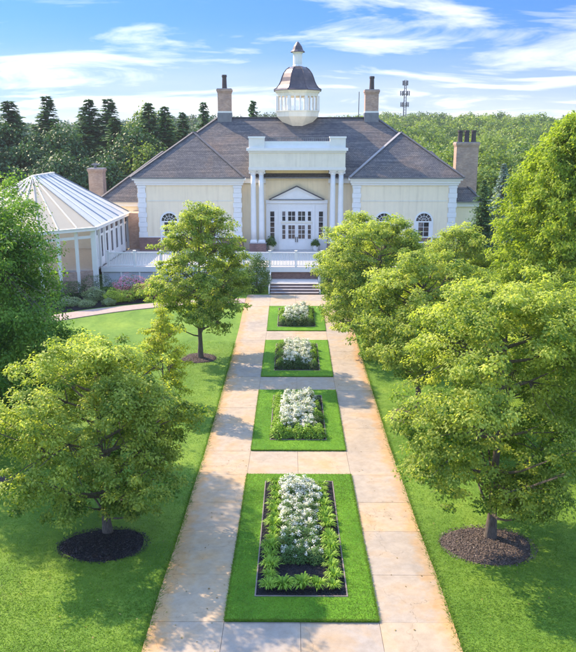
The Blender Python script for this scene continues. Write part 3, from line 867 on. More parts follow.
chimney(8.05, 80.5, 1.36, 1.1, 12.5, 17.1, 'brick_tan', 1, 1.3, 14.25)
chimney(17.5, 78.0, 2.2, 1.3, 4.5, 11.9, 'brick_tan', 3, 1.15)
chimney(-20.55, 80.0, 1.5, 1.3, 0, 9.25, 'brick_tan', 0, 0)
obj('flue_cowl', MB().cyl(-20.7, 80.0, 9.2, 9.75, .16).box(-21.0, -20.2, 79.7, 80.3, 9.55, 9.68), M['grey_metal'], house)

# cupola
CU = (0.45, 80.5)
cu = obj('cupola', MB().lathe([(1.1, 13.3), (1.5, 13.7), (2.3, 14.42), (2.34, 14.9), (2.42, 14.92), (2.42, 15.02), (2.3, 15.03)], CU[0], CU[1], 8, PI/8), M['pale'], house)
for k in range(8):
    a0 = PI/8 + k*PI/4; a1 = a0 + PI/4
    p = Vector((CU[0]+2.22*math.cos(a0), CU[1]+2.22*math.sin(a0), 0)); q = Vector((CU[0]+2.22*math.cos(a1), CU[1]+2.22*math.sin(a1), 0))
    obj('corner_post', MB().cyl(p.x, p.y, 15.03, 16.42, .20, .18, 10), M['white2'], cu)
    for t in (.34, .66):
        m_ = p.lerp(q, t); obj('colonnette', MB().cyl(m_.x, m_.y, 15.03, 16.42, .09, .08, 8), M['white'], cu)
obj('cupola_entablature', MB().lathe([(2.25, 16.40), (2.28, 16.75), (2.42, 16.78), (2.5, 16.95)], CU[0], CU[1], 8, PI/8), M['pale'], cu)
obj('dome', MB().lathe([(2.62, 16.95), (2.6, 17.03), (2.30, 17.2), (2.06, 17.5), (1.88, 17.85), (1.74, 18.25), (1.55, 18.65), (1.25, 19.02), (.9, 19.25), (.5, 19.38)], CU[0], CU[1], 8, PI/8), M['copper'], cu)
ribs = MB()
for k in range(8):
    a = PI/8 + k*PI/4; pr_ = [(2.6, 17.03), (2.30, 17.2), (2.06, 17.5), (1.88, 17.85), (1.74, 18.25), (1.55, 18.65), (1.25, 19.02), (.9, 19.25)]
    ribs.tube([(CU[0]+r_*math.cos(a), CU[1]+r_*math.sin(a), z_+.01) for r_, z_ in pr_], [.045]*8, 5)
obj('dome_ribs', ribs, M['copper'], cu)
obj('lantern', MB().lathe([(.55, 19.3), (.5, 19.45), (.46, 19.5), (.46, 20.55), (.5, 20.6), (.58, 20.72)], CU[0], CU[1], 12), M['white'], cu)
obj('lantern_cap', MB().lathe([(.76, 20.72), (.74, 20.78), (.56, 20.95), (.42, 21.3), (.2, 21.6), (.05, 21.75)], CU[0], CU[1], 12), M['copper'], cu)
obj('antenna_rod', MB().cyl(6.85, 81.5, 13.8, 16.95, .035), M['dark_metal'], house)
# brick return between house and garden room
obj('brick_return', MB().box(-16.0, X(-15.13), 73.3, 76.2, 0, 5.2), M['brick_tan'], house)

# ------------------------------------------------------------------ terrace, stair, railing
DT = 62.62
terr = obj('terrace_floor', MB().box(-16.1, XC-2.05, DT, DB+1, 1.52, TZ).box(XC+2.35, 16.0, DT, DB+1, 1.52, TZ).box(XC-2.05, XC+2.35, DT, DB+1, 1.5, TZ-.004), M['deck']); tag(terr, kind='structure')
fas = MB().box(-16.2, 16.1, DT-.08, DT, 1.28, TZ-.02)
obj('fascia', fas, M['white'], terr)
def skirt(x0, x1, n):
    for i in range(n):
        a = x0 + (x1-x0)*i/n; b = x0 + (x1-x0)*(i+1)/n
        obj('skirt_panel', MB().box(a+.06, b-.06, DT+.05, DT+.1, 0, 1.3), M['skirt'], terr)
        obj('skirt_post', MB().box(a-.06, a+.06, DT-.04, DT+.12, 0, 1.28), M['white'], terr)
skirt(-16.1, -2.0, 9); skirt(2.35, 16.0, 9)
obj('stair_back_wall', MB().box(-1.95, 2.2, DT+.06, DT+.12, .6, 1.28), M['brick_red'], terr)
st = thing('entrance_stair', (.13, 59.3, 0), 'broad grey stone steps with white cheek blocks leading up to the terrace', 'stairs')
for i in range(4):
    y0 = 59.25 + i*.42; yl = DT+.05
    obj('step', MB().box(-1.78, 2.05, y0, yl, i*.17, (i+1)*.17-.05), M['red_stone'], st)
    obj('tread', MB().box(-1.82, 2.09, y0-.04, yl+.0, (i+1)*.17-.05, (i+1)*.17), M['stone'] if i < 3 else M['deck'], st)
for x in (-2.0, 2.11):
    obj('cheek_post', MB().box(x-.0, x+.16, 61.2, DT-.09, 0, 1.27), M['white'], st)
    obj('cheek_wall', MB().box(x+.02, x+.14, 59.5, 61.2, 0, .55), M['white2'], st)

def railing(label, x0, x1, n, group):
    r = thing('railing', ((x0+x1)/2, DT, TZ), label, 'railing', group)
    for i in range(n+1):
        x = x0 + (x1-x0)*i/n
        obj('post', MB().box(x-.09, x+.09, DT+.02, DT+.2, TZ, TZ+1.32).box(x-.12, x+.12, DT-.01, DT+.23, TZ+1.32, TZ+1.38), M['white'], r)
    for i in range(n):
        a = x0 + (x1-x0)*i/n+.09; b = x0 + (x1-x0)*(i+1)/n-.09
        obj('top_rail', MB().box(a, b, DT+.06, DT+.16, TZ+1.14, TZ+1.23), M['white'], r)
        obj('bottom_rail', MB().box(a, b, DT+.07, DT+.15, TZ+.08, TZ+.16), M['white'], r)
        bl = MB(); k = int((b-a)/.13)
        for j in range(k):
            xx = a + (b-a)*(j+.5)/k; bl.box(xx-.028, xx+.028, DT+.085, DT+.135, TZ+.16, TZ+1.14)
        obj('balusters', bl, M['white'], r)
railing('white picket railing across the terrace in front of the double doors', -6.35, 6.85, 6, 'white terrace railings')
railing('white picket railing on the terrace from the garden room to the tall young tree', -15.6, -6.65, 4, 'white terrace railings')
railing('white picket railing on the terrace before the right wing, behind the tree row', 7.15, 15.9, 4, 'white terrace railings')

# ------------------------------------------------------------------ garden room (left)
cons = thing('garden_room', (-22.8, 67, TZ), 'white garden pavilion with pale panelled hipped roof and dark ribs, left of the mansion', 'pavilion')
EX, EY0, EY1, CZ = -16.1, 60.9, 74.0, 5.25
LX = -29.5
A1 = (-22.8, 66.6, 9.0); A2 = (-22.8, 72.6, 9.05)
cor = [(EX, EY1), (EX, EY0), (-19.6, 57.7), (-26.0, 57.7), (LX, EY0), (LX, EY1)]
c3 = [(x, y, CZ) for x, y in cor]
def panel_fan(p, q, top0, top1, n, mat):
    p, q, t0, t1 = map(Vector, (p, q, top0, top1))
    for i in range(n):
        a = p.lerp(q, i/n); b = p.lerp(q, (i+1)/n); c = t0.lerp(t1, (i+1)/n); d = t0.lerp(t1, i/n)
        pts = [a, b, c, d] if (c-d).length > 1e-3 else [a, b, c]
        nn = (pts[1]-pts[0]).cross(pts[2]-pts[0]).normalized()
        if nn.z < 0: nn = -nn
        mb = MB(); k = len(pts); v = [x_ for x_ in pts] + [x_ - nn*.05 for x_ in pts]
        mb.add(v, [tuple(range(k)), tuple(range(2*k-1, k-1, -1))] + [(j, (j+1) % k, k+(j+1) % k, k+j) for j in range(k)])
        obj('roof_panel', mb, M[mat], cons)
    for i in range(n+1):
        a = p.lerp(q, i/n); d = t0.lerp(t1, i/n)
        obj('roof_rib', MB().beam(a+Vector((0, 0, .05)), d+Vector((0, 0, .05)), .075, .09), M['rafter' if i == 0 or (mat == 'fabric_white' and i in (2, 4)) else 'white2'], cons)
panel_fan(c3[1], c3[0], A1, A2, 6, 'fabric_white')
panel_fan(c3[2], c3[1], A1, A1, 3, 'fabric')
panel_fan(c3[3], c3[2], A1, A1, 4, 'fabric')
panel_fan(c3[4], c3[3], A1, A1, 2, 'fabric')
panel_fan(c3[5], c3[4], A2, A1, 6, 'fabric_white')
panel_fan(c3[0], c3[5], A2, A2, 3, 'fabric_white')
obj('roof_ridge', MB().beam(A1, A2, .25, .2), M['white2'], cons)
for i in range(5):
    p = Vector((*cor[i], 0)); q = Vector((*cor[i+1], 0)); d = (q-p).normalized()
    obj('eave_beam', MB().beam(p+Vector((0, 0, 5.1)), q+Vector((0, 0, 5.1)), .3, .26), M['white'], cons)
    obj('gutter', MB().beam(p+Vector((0, 0, 5.22)), q+Vector((0, 0, 5.22)), .42, .07), M['white2'], cons)
    if i in (0, 4): n = 7
    else: n = 3
    inn = Vector((-22.8, 67, 0))
    for k in range(n+1):
        if k == n and i < 4: continue
        w = p.lerp(q, k/n); w = w + (inn-w).normalized()*.22
        r_ = .2 if k == 0 and i in (1, 4) else .12
        obj('post', MB().box(w.x-r_, w.x+r_, w.y-r_, w.y+r_, TZ if i == 0 else 0, 4.98), M['white'], cons)
    if i == 0:       # glazed flank towards the terrace
        for k in range(7):
            a = p.lerp(q, k/7); b = p.lerp(q, (k+1)/7)
            x = EX-.25; y0, y1 = sorted((a.y, b.y))
            gz = obj('window', MB().box(x-.05, x+.03, y0+.1, y1-.1, 4.2, 4.98).box(x-.05, x+.03, y0+.1, y0+.45, TZ, 4.2).box(x-.05, x+.03, y1-.45, y1-.1, TZ, 4.2).box(x-.05, x+.03, y0+.45, y1-.45, TZ, 2.4), M['white'], cons)
            obj('pane', MB().box(x-.03, x-.01, y0+.45, y1-.45, 2.4, 4.2), M['glass'], gz)
            obj('clerestory_pane', MB().box(x+.02, x+.04, y0+.3, y1-.3, 4.4, 4.82), M['glass'], gz)
    else:
        for k in range(n):
            a = p.lerp(q, k/n); b = p.lerp(q, (k+1)/n); ii = (inn-a.lerp(b, .5)).normalized()*.25
            obj('header', MB().beam(a+ii+Vector((0, 0, 4.45)), b+ii+Vector((0, 0, 4.45)), .08, .22), M['white'], cons)
            obj('low_wall', MB().beam(a+ii+Vector((0, 0, .85)), b+ii+Vector((0, 0, .85)), .12, 1.7), M['brick_tan'], cons)
obj('floor', MB().box(LX+.5, EX-.3, EY0, EY1, 1.5, TZ-.01), M['deck'], cons)
obj('back_wall', MB().box(LX+.3, EX-.4, EY1-.3, EY1-.1, 0, 5.0), M['white2'], cons)

# planters by the doors
def foliage_ball(seed, n, R, H, leaf, zc=None, ratio=.6, up=.7, hollow=.5, spiky=0):
    r = np.random.default_rng(seed)
    d = rand_dirs(r, n); d[:, 2] = np.abs(d[:, 2])*1.0 if zc is None else d[:, 2]
    bmp = 1 + .13*np.sin(d[:, 0]*6+seed) + .12*np.sin(d[:, 1]*7+2*seed) + .1*np.sin(d[:, 2]*8)
    u = hollow + (1-hollow)*r.random(n)**.6
    pos = d*(u*bmp)[:, None]*np.array([R, R, H if zc is None else H/2]); pos[:, 2] += 0 if zc is None else zc
    nr = d*.8 + np.array([0, 0, up]) + r.normal(size=(n, 3))*.4
    tn = d + r.normal(size=(n, 3))*.6
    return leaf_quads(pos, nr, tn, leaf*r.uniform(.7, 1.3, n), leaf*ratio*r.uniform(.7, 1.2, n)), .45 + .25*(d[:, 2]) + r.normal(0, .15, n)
for cx, lab, zt in ((-2.1, 'potted fern on a stand left of the double doors', 2.2), (2.2, 'white pot with a leafy plant right of the double doors', 2.2)):
    D_ = 72.45
    t = thing('planter', (cx, D_, TZ), lab, 'planter', 'planters beside the doors')
    obj('pot', MB().lathe([(.2, TZ), (.24, TZ+.1), (.33, TZ+.45), (.37, TZ+.5), (.31, TZ+.51)], cx, D_, 18), M['white'] if cx > 0 else M['pale'], t, smooth=False)
    q, tt = foliage_ball(31, 500, .5 if cx < 0 else .38, .9 if cx < 0 else .55, .16)
    q = q + np.array([0, 0, .5])
    obj('plant', quads_mesh('plant', q, tt, [M['bushleaf']]), None, t)

# ------------------------------------------------------------------ flower beds
ORD = ['first', 'second', 'third', 'fourth', 'fifth', 'sixth', 'seventh', 'eighth', 'ninth', 'tenth', 'eleventh', 'twelfth', 'thirteenth', 'fourteenth', 'fifteenth']
def strap_mesh(seed, R=.3, n=120):
    r = np.random.default_rng(seed); Q = []; T = []
    for k in range(n):
        a = r.random()*2*PI; d = np.array([math.cos(a), math.sin(a), 0]); b = np.array([-d[1], d[0], 0])
        rl = R*r.uniform(.45, 1.15); hh = r.uniform(.22, .42)*R/.3; w = r.uniform(.012, .022)*R/.3
        o = d*r.uniform(0, .06); pts = []
        for s in (0, .35, .7, 1):
            pts.append(o + d*rl*s + np.array([0, 0, hh*(1.9*s-1.35*s*s)]))
        t0 = r.uniform(.25, .95)
        for i in range(3):
            w0 = w*(.6, 1, .8)[i]; w1 = w*(1, .8, .1)[i]
            Q.append([pts[i]-b*w0, pts[i]+b*w0, pts[i+1]+b*w1, pts[i+1]-b*w1]); T.append(t0+.06*i)
    return np.array(Q), np.array(T)
STRAP = [quads_mesh('strap_leaves', *strap_mesh(40+i), [M['strap']]) for i in range(4)]
def phlox_mesh(seed, R=.36, H=.55, nleaf=420, nhead=16, fl=.05):
    q, t = foliage_ball(seed, nleaf, R, H, .075, hollow=.35, ratio=.5)
    r = np.random.default_rng(seed+100)
    hq = []
    d = rand_dirs(r, nhead); d[:, 2] = np.abs(d[:, 2])*.8+.35; d = nrmz(d)
    c = d*np.array([R*.95, R*.95, H])*r.uniform(.88, 1.18, (nhead, 1))
    Q, T = make_crown(seed+7, c, d, 26, r.uniform(.06, .10, nhead), fl, fl*.9, flat=.75, base_t=np.full(nhead, .6), up=.9, droopy=.2)
    return (quads_mesh('foliage', q, t, [M['phlox_leaf']]), quads_mesh('blooms', Q, T, [M['petal_white']]))
PHLOX = [phlox_mesh(60+i, .36, .55, 800, 15) for i in range(4)]
PHLOX_FEW = [phlox_mesh(80+i, .38, .55, 1100, 5) for i in range(2)]
PHLOX_FULL = [phlox_mesh(90+i, .36, .58, 600, 30, .055) for i in range(3)]
BOX = [quads_mesh('box_foliage', *foliage_ball(20+i, 900, .34, .42, .06, hollow=.7), [M['boxleaf']]) for i in range(2)]
LIMEBALL = [quads_mesh('lime_foliage', *foliage_ball(25+i, 700, .32, .4, .08, hollow=.6), [M['strap']]) for i in range(2)]

BEDN = ['the nearest bed', 'the second bed', 'the third bed', 'the farthest bed']
def plant_one(name, me, x, y, label, cat, group, sc=1.0, base=.1):
    o = bpy.data.objects.new(name, me); COL.objects.link(o)
    o.location = (x, y, g(y)+base); o.rotation_euler = (0, 0, random.uniform(0, 6.28)); s = sc*random.uniform(.80, 1.18); o.scale = (s, s, s*random.uniform(.85, 1.2))
    return tag(o, label, cat, group)
def bloom_plant(pair, x, y, label, group, sc=1.0, base=.1):
    t = thing('flowering_plant', (x, y, g(y)+base), label, 'plant', group, random.uniform(0, 6.28))
    s = sc*random.uniform(.82, 1.18); t.scale = (s, s, s*random.uniform(.85, 1.2))
    for nm, me in zip(('foliage', 'blooms'), pair):
        o = bpy.data.objects.new(nm, me); COL.objects.link(o); o.parent = t; o['kind'] = 'stuff'
    return t
INN = [(18.0, 25.9), (30.35, 36.2), (40.45, 45.75), (49.8, 54.2)]
IX = [1.27, 1.23, 1.30, 1.30]
for bi, ((b0, b1), (i0, i1)) in enumerate(zip(BEDS, INN)):
    bt = thing('flower_bed', (XC, (b0+b1)/2, g((b0+b1)/2)), ['nearest and largest turf-edged bed of white flowers in the path', 'second turf-edged flower bed from the camera between the paths', 'third turf-edged flower bed from the camera between the paths', 'farthest and smallest turf-edged flower bed, just before the stair'][bi], 'flower bed', 'turf edged flower beds between the two paths')
    w = IX[bi]
    gm = MB()
    for s_ in (sag_strip(XC-PW0+.02, XC-w, b0+.02, b1-.02, -.06, .085), sag_strip(XC+w, XC+PW0-.02, b0+.02, b1-.02, -.06, .085), sag_strip(XC-w, XC+w, b0+.02, i0, -.06, .085), sag_strip(XC-w, XC+w, i1, b1-.02, -.06, .085)):
        gm.add(s_.v, s_.f)
    obj('turf_border', gm, M['bed_grass'], bt)
    obj('mulch', sag_strip(XC-w+.04, XC+w-.04, i0+.04, i1-.04, -.06, .09, .5), M['mulch'], bt)
    ed = MB()
    for s_ in (sag_strip(XC-w, XC-w+.035, i0, i1, -.05, .105), sag_strip(XC+w-.035, XC+w, i0, i1, -.05, .105), sag_strip(XC-w+.035, XC+w-.035, i0, i0+.035, -.05, .105), sag_strip(XC-w+.035, XC+w-.035, i1-.035, i1, -.05, .105)):
        ed.add(s_.v, s_.f)
    obj('edging', ed, M['edging'], bt)
    bn = BEDN[bi]
    sx = w-.36
    if bi == 0:
        for k in range(5):
            plant_one('strap_leaf_plant', STRAP[k % 4], XC-sx+2*sx*k/4+random.uniform(-.03, .03), i0+.42+random.uniform(-.04, .04), f'bright green strappy plant in front row of {bn}, {ORD[k]} from left', 'plant', 'strappy green border plants', 1.0)
        for s in (-1, 1):
            for k in range(13):
                y = i0+.95+k*.535
                plant_one('strap_leaf_plant', STRAP[(k+2) % 4], XC+s*(sx-.02*k/3)+random.uniform(-.04, .04), y+random.uniform(-.05, .05), f'bright green strappy plant on the {"left" if s < 0 else "right"} edge of {bn}, {ORD[k+1]} from front', 'plant', 'strappy green border plants', 1.0)
        for r_ in range(9):
            for c in range(3):
                y = i0+2.0+r_*.64; x = XC-.36+c*.36
                few = r_ < 3
                pr_ = PHLOX_FEW[(r_+c) % 2] if few else (PHLOX[(r_+c) % 4] if r_ < 7 else PHLOX_FULL[(r_+c) % 3])
                bloom_plant(pr_, x+random.uniform(-.07, .07), y+random.uniform(-.1, .1), f'white flowering plant in {bn}, {ORD[r_]} row from front, {["left", "middle", "right"][c]} one', 'white flowering plants', (.80 if r_ < 5 else .86))
    else:
        nf = 5; rowlen = i1-i0
        for k in range(nf):
            if bi == 1: me, nm, desc = LIMEBALL[k % 2], 'lime_mound', 'rounded lime green plant'
            else: me, nm, desc = BOX[k % 2], 'box_shrub', 'low dark green box shrub'
            plant_one(nm, me, XC-sx+2*sx*k/(nf-1), i0+.42, f'{desc} in front row of {bn}, {ORD[k]} from left', 'shrub', 'low front row shrubs of the beds', 1.0 if bi != 3 else 1.05)
        ns = int((rowlen-1.2)/.72)
        for s in (-1, 1):
            for k in range(ns):
                lime = (bi == 1 and (s < 0 or k % 2 == 0)) or (bi == 2 and k % 2 == 0) or (bi == 3)
                plant_one('lime_mound' if lime else 'box_shrub', (LIMEBALL if lime else BOX)[k % 2], XC+s*(sx+.02), i0+1.1+k*.72, f'{"lime green mound" if lime else "dark green mound"} on the {"left" if s < 0 else "right"} edge of {bn}, {ORD[k+1]} from front', 'shrub', 'side row mounds of the beds', .95)
        nr = int((rowlen-1.3)/.66)
        for r_ in range(nr):
            for c in range(3):
                sc_ = {1: 1.0, 2: .98, 3: 1.0}[bi]
                pr_ = PHLOX_FULL[(r_+c) % 3] if (r_ > 0) else PHLOX[(r_+c) % 4]
                bloom_plant(pr_, XC-.50+c*.50+random.uniform(-.06, .06), i0+1.2+r_*.68+random.uniform(-.08, .08), f'white flowering plant in {bn}, {ORD[r_]} row from front, {["left", "middle", "right"][c]} one', 'white flowering plants', sc_)

# ------------------------------------------------------------------ shrubs by the terrace
def shrub(x, D, R, H, mat, label, seed, n=1500, leaf=.09, name='shrub', flowers=None, group=None, parts=False):
    base = (x, D, g(D))
    root = thing(name, base, label, 'shrub', group)
    q, t = foliage_ball(seed, n, R, H*.95, leaf, zc=H*.52, hollow=.8)
    q = q*1.0
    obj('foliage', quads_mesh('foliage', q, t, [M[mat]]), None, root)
    st_ = MB().tube([Vector(base)+Vector((0, 0, -.05)), Vector(base)+Vector((.02, 0, H*.5))], [.04, .02], 6)
    obj('stem', st_, M['bark'], root)
    if flowers:
        q, t = foliage_ball(seed+3, int(n*(.9 if 'pink' in flowers else .4)), R*1.03, H, leaf*.9, zc=H*.54, hollow=.92, ratio=.9)
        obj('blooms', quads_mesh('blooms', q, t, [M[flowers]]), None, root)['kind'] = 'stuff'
    return root
GB = 'shrubs in the planting bed below the terrace'
for i, a in enumerate([
    (-15.7, 58.9, 1.25, 1.5, 'boxleaf', 'large dark green clipped shrub at the left end of the terrace bed', None),
    (-13.0, 58.6, 1.15, 1.45, 'bushleaf', 'pink blooming azalea in front of the terrace panels', 'petal_pink'),
    (-11.3, 59.6, .9, 1.3, 'boxleaf', 'dark green rounded shrub between the pink azalea and the pale tree', None),
    (-15.3, 56.6, .78, 1.0, 'greyleaf', 'grey-green rounded shrub in front of the dark clipped shrub', None),
    (-13.75, 56.3, .75, .95, 'limeleaf', 'yellow-green ball shrub in front of the pink azalea', None),
    (-12.9, 56.6, .6, .8, 'limeleaf', 'smaller yellow-green ball shrub just right of the larger ball', None),
    (-11.75, 57.5, .85, 1.15, 'limeleaf', 'yellow-green mound near the middle of the terrace bed', None),
    (-10.9, 58.2, .8, 1.2, 'greyleaf', 'pale pinkish mound behind the yellow-green mound', 'petal_pink'),
    (-9.6, 58.0, .7, 1.1, 'greyleaf', 'grey-white flowering shrub at the right end of the visible bed', 'petal_white'),
    (-13.9, 55.3, .42, .5, 'greyleaf', 'small silvery low plant beside the curved walk', None),
    (-15.5, 54.9, .6, .45, 'greyleaf', 'low silvery spreading plant at the edge of the curved walk', None),
    (-16.9, 55.2, .8, .6, 'greyleaf', 'low silvery mat plant at the far left of the terrace bed', None),
    (-17.6, 58.0, 1.0, 1.2, 'boxleaf', 'dark green shrub partly behind the big round maple', None),
    (-8.0, 59.5, .9, 1.3, 'boxleaf', 'dark shrub behind the tall young tree at the terrace', None)]):
    x, D, R, H, mt, lab, fl = a; R *= 1.08; H *= 1.1
    shrub(x, D, R, H, mt, lab, 200+i, 2600 if R > .7 else 1400, .085, flowers=fl, group=GB)

def yew(x, D, R, H, label, seed, mat='bushleaf', n=6500):
    base = (x, D, g(D)); root = thing('evergreen_bush', base, label, 'bush', 'evergreen bushes flanking the stair')
    r = np.random.default_rng(seed); k = 150
    d = rand_dirs(r, k); zz = d[:, 2]
    P = np.stack([d[:, 0]*R*.85, d[:, 1]*R*.85, H*.5+zz*H*.46], axis=1)*r.uniform(.8, 1.05, (k, 1))
    q, t = make_crown(seed, P, d, n//k, .36, .13, .06, flat=.8, up=.5, droopy=.1)
    obj('foliage', quads_mesh('foliage', q, t, [M[mat]]), None, root)
    obj('stem', MB().tube([Vector(base)+Vector((0, 0, -.1)), Vector(base)+Vector((0, 0, H*.6))], [.09, .03], 6), M['bark'], root)
yew(-2.95, 60.3, 1.15, 3.1, 'tall rounded evergreen bush immediately left of the stair', 301)
yew(-5.3, 60.6, 1.3, 2.9, 'broad evergreen bush left of the tall rounded one, behind the young tree', 302)
yew(3.5, 60.3, 1.15, 2.6, 'evergreen bush immediately right of the stair', 303)
yew(5.7, 60.6, 1.3, 2.7, 'evergreen bush farther right of the stair, behind the tree row', 304)

# ------------------------------------------------------------------ trees
TG = 'trees lining the path'
FAN = [(0, .45), (.1, .8), (.25, 1.0), (.5, 1.0), (.7, .86), (.85, .64), (.95, .4), (1, .12)]
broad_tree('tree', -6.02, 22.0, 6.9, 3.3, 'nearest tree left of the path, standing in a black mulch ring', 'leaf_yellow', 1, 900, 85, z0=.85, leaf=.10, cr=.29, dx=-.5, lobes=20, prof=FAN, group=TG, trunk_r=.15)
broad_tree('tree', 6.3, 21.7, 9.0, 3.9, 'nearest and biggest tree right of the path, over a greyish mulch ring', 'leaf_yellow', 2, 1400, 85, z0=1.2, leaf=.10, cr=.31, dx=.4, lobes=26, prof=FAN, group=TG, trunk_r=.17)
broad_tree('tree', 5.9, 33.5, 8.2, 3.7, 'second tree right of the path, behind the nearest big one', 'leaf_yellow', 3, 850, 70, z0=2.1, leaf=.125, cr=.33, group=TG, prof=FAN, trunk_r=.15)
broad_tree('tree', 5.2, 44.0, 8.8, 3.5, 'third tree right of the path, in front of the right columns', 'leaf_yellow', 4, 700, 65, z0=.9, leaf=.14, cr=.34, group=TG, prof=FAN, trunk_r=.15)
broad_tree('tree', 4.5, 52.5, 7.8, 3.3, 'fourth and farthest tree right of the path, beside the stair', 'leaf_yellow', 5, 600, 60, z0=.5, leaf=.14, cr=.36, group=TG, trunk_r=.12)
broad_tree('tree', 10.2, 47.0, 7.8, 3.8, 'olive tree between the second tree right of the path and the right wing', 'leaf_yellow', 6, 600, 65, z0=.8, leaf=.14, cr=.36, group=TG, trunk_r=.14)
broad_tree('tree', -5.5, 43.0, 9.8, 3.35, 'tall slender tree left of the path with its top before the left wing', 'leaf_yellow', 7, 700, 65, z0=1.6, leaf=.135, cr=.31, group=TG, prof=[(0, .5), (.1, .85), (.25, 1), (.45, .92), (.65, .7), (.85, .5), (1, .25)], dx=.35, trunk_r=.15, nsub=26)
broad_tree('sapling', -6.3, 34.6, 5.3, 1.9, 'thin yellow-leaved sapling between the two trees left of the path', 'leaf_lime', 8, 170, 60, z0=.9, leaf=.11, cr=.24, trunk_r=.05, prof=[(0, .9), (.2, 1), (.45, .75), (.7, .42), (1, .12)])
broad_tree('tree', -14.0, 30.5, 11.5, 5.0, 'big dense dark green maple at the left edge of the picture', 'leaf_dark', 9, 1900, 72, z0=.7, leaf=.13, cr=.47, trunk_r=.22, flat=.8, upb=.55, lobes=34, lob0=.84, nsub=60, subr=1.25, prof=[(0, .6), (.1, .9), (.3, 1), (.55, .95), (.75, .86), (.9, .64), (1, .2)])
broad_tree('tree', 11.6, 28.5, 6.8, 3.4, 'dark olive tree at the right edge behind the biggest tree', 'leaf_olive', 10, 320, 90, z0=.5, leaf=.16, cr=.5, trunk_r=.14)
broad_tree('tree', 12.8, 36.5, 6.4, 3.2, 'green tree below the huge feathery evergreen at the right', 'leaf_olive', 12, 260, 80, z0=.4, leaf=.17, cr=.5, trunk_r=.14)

# huge feathery evergreen at the right
def arborvitae(x, D, H, R, seed, label):
    base = (x, D, g(D)); root = thing('giant_arborvitae', base, label, 'tree')
    r = np.random.default_rng(seed); n = 2300
    h = r.random(n)**.95; a = r.random(n)*2*PI
    rr = np.interp(h, [0, .12, .35, .55, .75, .9, 1], [.75, .95, 1, .88, .66, .4, .05])
    lob = .82 + .13*np.sin(5*a+h*9) + .10*np.sin(9*a-h*17) + .07*np.sin(h*40+a*3)
    u = np.where(r.random(n) < .2, r.random(n)*.7, r.random(n)**.25)
    P = np.stack([np.cos(a)*R*rr*lob*u, np.sin(a)*R*rr*lob*u, .4 + h*(H-.6)], axis=1)
    o = nrmz(np.stack([np.cos(a), np.sin(a), .35+0*a], axis=1))
    per = 60; N = n*per
    c = np.repeat(P, per, axis=0); oo = np.repeat(o, per, axis=0)
    s = r.random(N)[:, None]
    # plume: spray rising outwards then nodding
    off_ = oo*(s*.75) + np.array([0, 0, 1])*(s*.55 - .75*s*s) + r.normal(size=(N, 3))*.13
    pos = c + off_
    nr = oo*.6 + r.normal(size=(N, 3))*.6 + np.array([0, 0, .5])
    tn = oo*.6 + np.array([0, 0, -.55]) + r.normal(size=(N, 3))*.35
    tt = np.repeat(r.normal(.45, .14, n), per) + .25*(s[:, 0]-.5) + r.normal(0, .1, N)
    q = leaf_quads(pos, nr, tn, .21*r.uniform(.7, 1.3, N), .085*r.uniform(.7, 1.3, N))
    obj('crown', quads_mesh('crown', q, tt, [M['leaf_arbor']]), None, root)
    b = Vector(base)
    obj('trunk', MB().tube([b+Vector((0, 0, -.2)), b+Vector((0, 0, H*.5)), b+Vector((0, 0, H*.96))], [.22, .14, .03], 9), M['bark'], root)
    obj('inner_boughs', MB().lathe([(R*.4, .8), (R*.5, H*.3), (R*.42, H*.55), (R*.22, H*.8), (.05, H*.93)], base[0], base[1], 12, caps=False), M['bark'], root) if False else None
arborvitae(15.9, 42.5, 14.0, 4.8, 51, 'huge feathery light green evergreen filling the right edge')
conifer('spruce', 15.4, 61.5, 9.2, 2.5, 'dark green spruce at the right corner of the mansion', 'needle_green', 71, levels=44, per=24, ql=.24, qw=.07)
conifer('blue_spruce', 18.0, 65.5, 10.4, 2.6, 'silvery blue spruce behind the dark spruce by the brick chimney', 'needle_blue', 72, levels=44, per=24, ql=.24, qw=.07)

# far conifers and broadleaf trees behind the mansion
FG = 'tall conifers behind the garden room'
protos = []
CON = [  # px-derived positions
    (-41, 112, 18.0, 5.0, 'leftmost dark conifer behind the garden room'),
    (-37.3, 118, 19.0, 4.2, 'tall pointed conifer behind the garden room, near the left picture edge'),
    (-33.5, 125, 17.6, 4.5, 'dark conifer with a broken ragged top, second group from the left'),
    (-31.2, 119, 18.6, 4.0, 'left one of the two close tall conifers above the garden room'),
    (-28.0, 118, 18.6, 4.4, 'right one of the two close tall conifers above the garden room'),
    (-24.5, 125, 14.8, 4.0, 'low dark conifer between the close pair and the brick chimney'),
    (-21.9, 118, 18.0, 3.8, 'conifer with a narrow top above the left roof slope'),
    (-19.3, 117, 17.4, 3.4, 'conifer just left of the left ridge chimney pair'),
    (-16.9, 119, 16.6, 3.2, 'smaller conifer half hidden by the left roof slope'),
    (-14.3, 124, 18.4, 3.0, 'thin conifer tip next to the left ridge chimney'),
    (-6.0, 118, 18.3, 2.6, 'single spiky conifer tip between left chimney and cupola'),
    (-47.5, 116, 17.0, 4.8, 'broad conifer at the very left picture edge'),
    (-44.2, 124, 16.2, 4.6, 'shorter conifer between the leftmost dark conifer and the broad edge conifer'),
    (-39.3, 122, 15.2, 4.4, 'shorter conifer filling the gap between the two leftmost tall conifers'),
    (-35.2, 114, 13.6, 4.6, 'squat conifer in front of the ragged topped conifer'),
    (-29.6, 110, 13.2, 4.4, 'squat conifer in front of the close pair of tall conifers'),
    (-26.2, 114, 15.6, 4.0, 'conifer right of the close pair, behind the orange brick chimney'),
    (-23.2, 112, 13.0, 4.2, 'low conifer behind the upper end of the side roof')]
meshes = [conifer_mesh(500+i, 18.0, 4.2, levels=44, per=15) for i in range(3)]
meshes = [quads_mesh('conifer_crown', q, t, [M['needle_dark']]) for q, t in meshes]
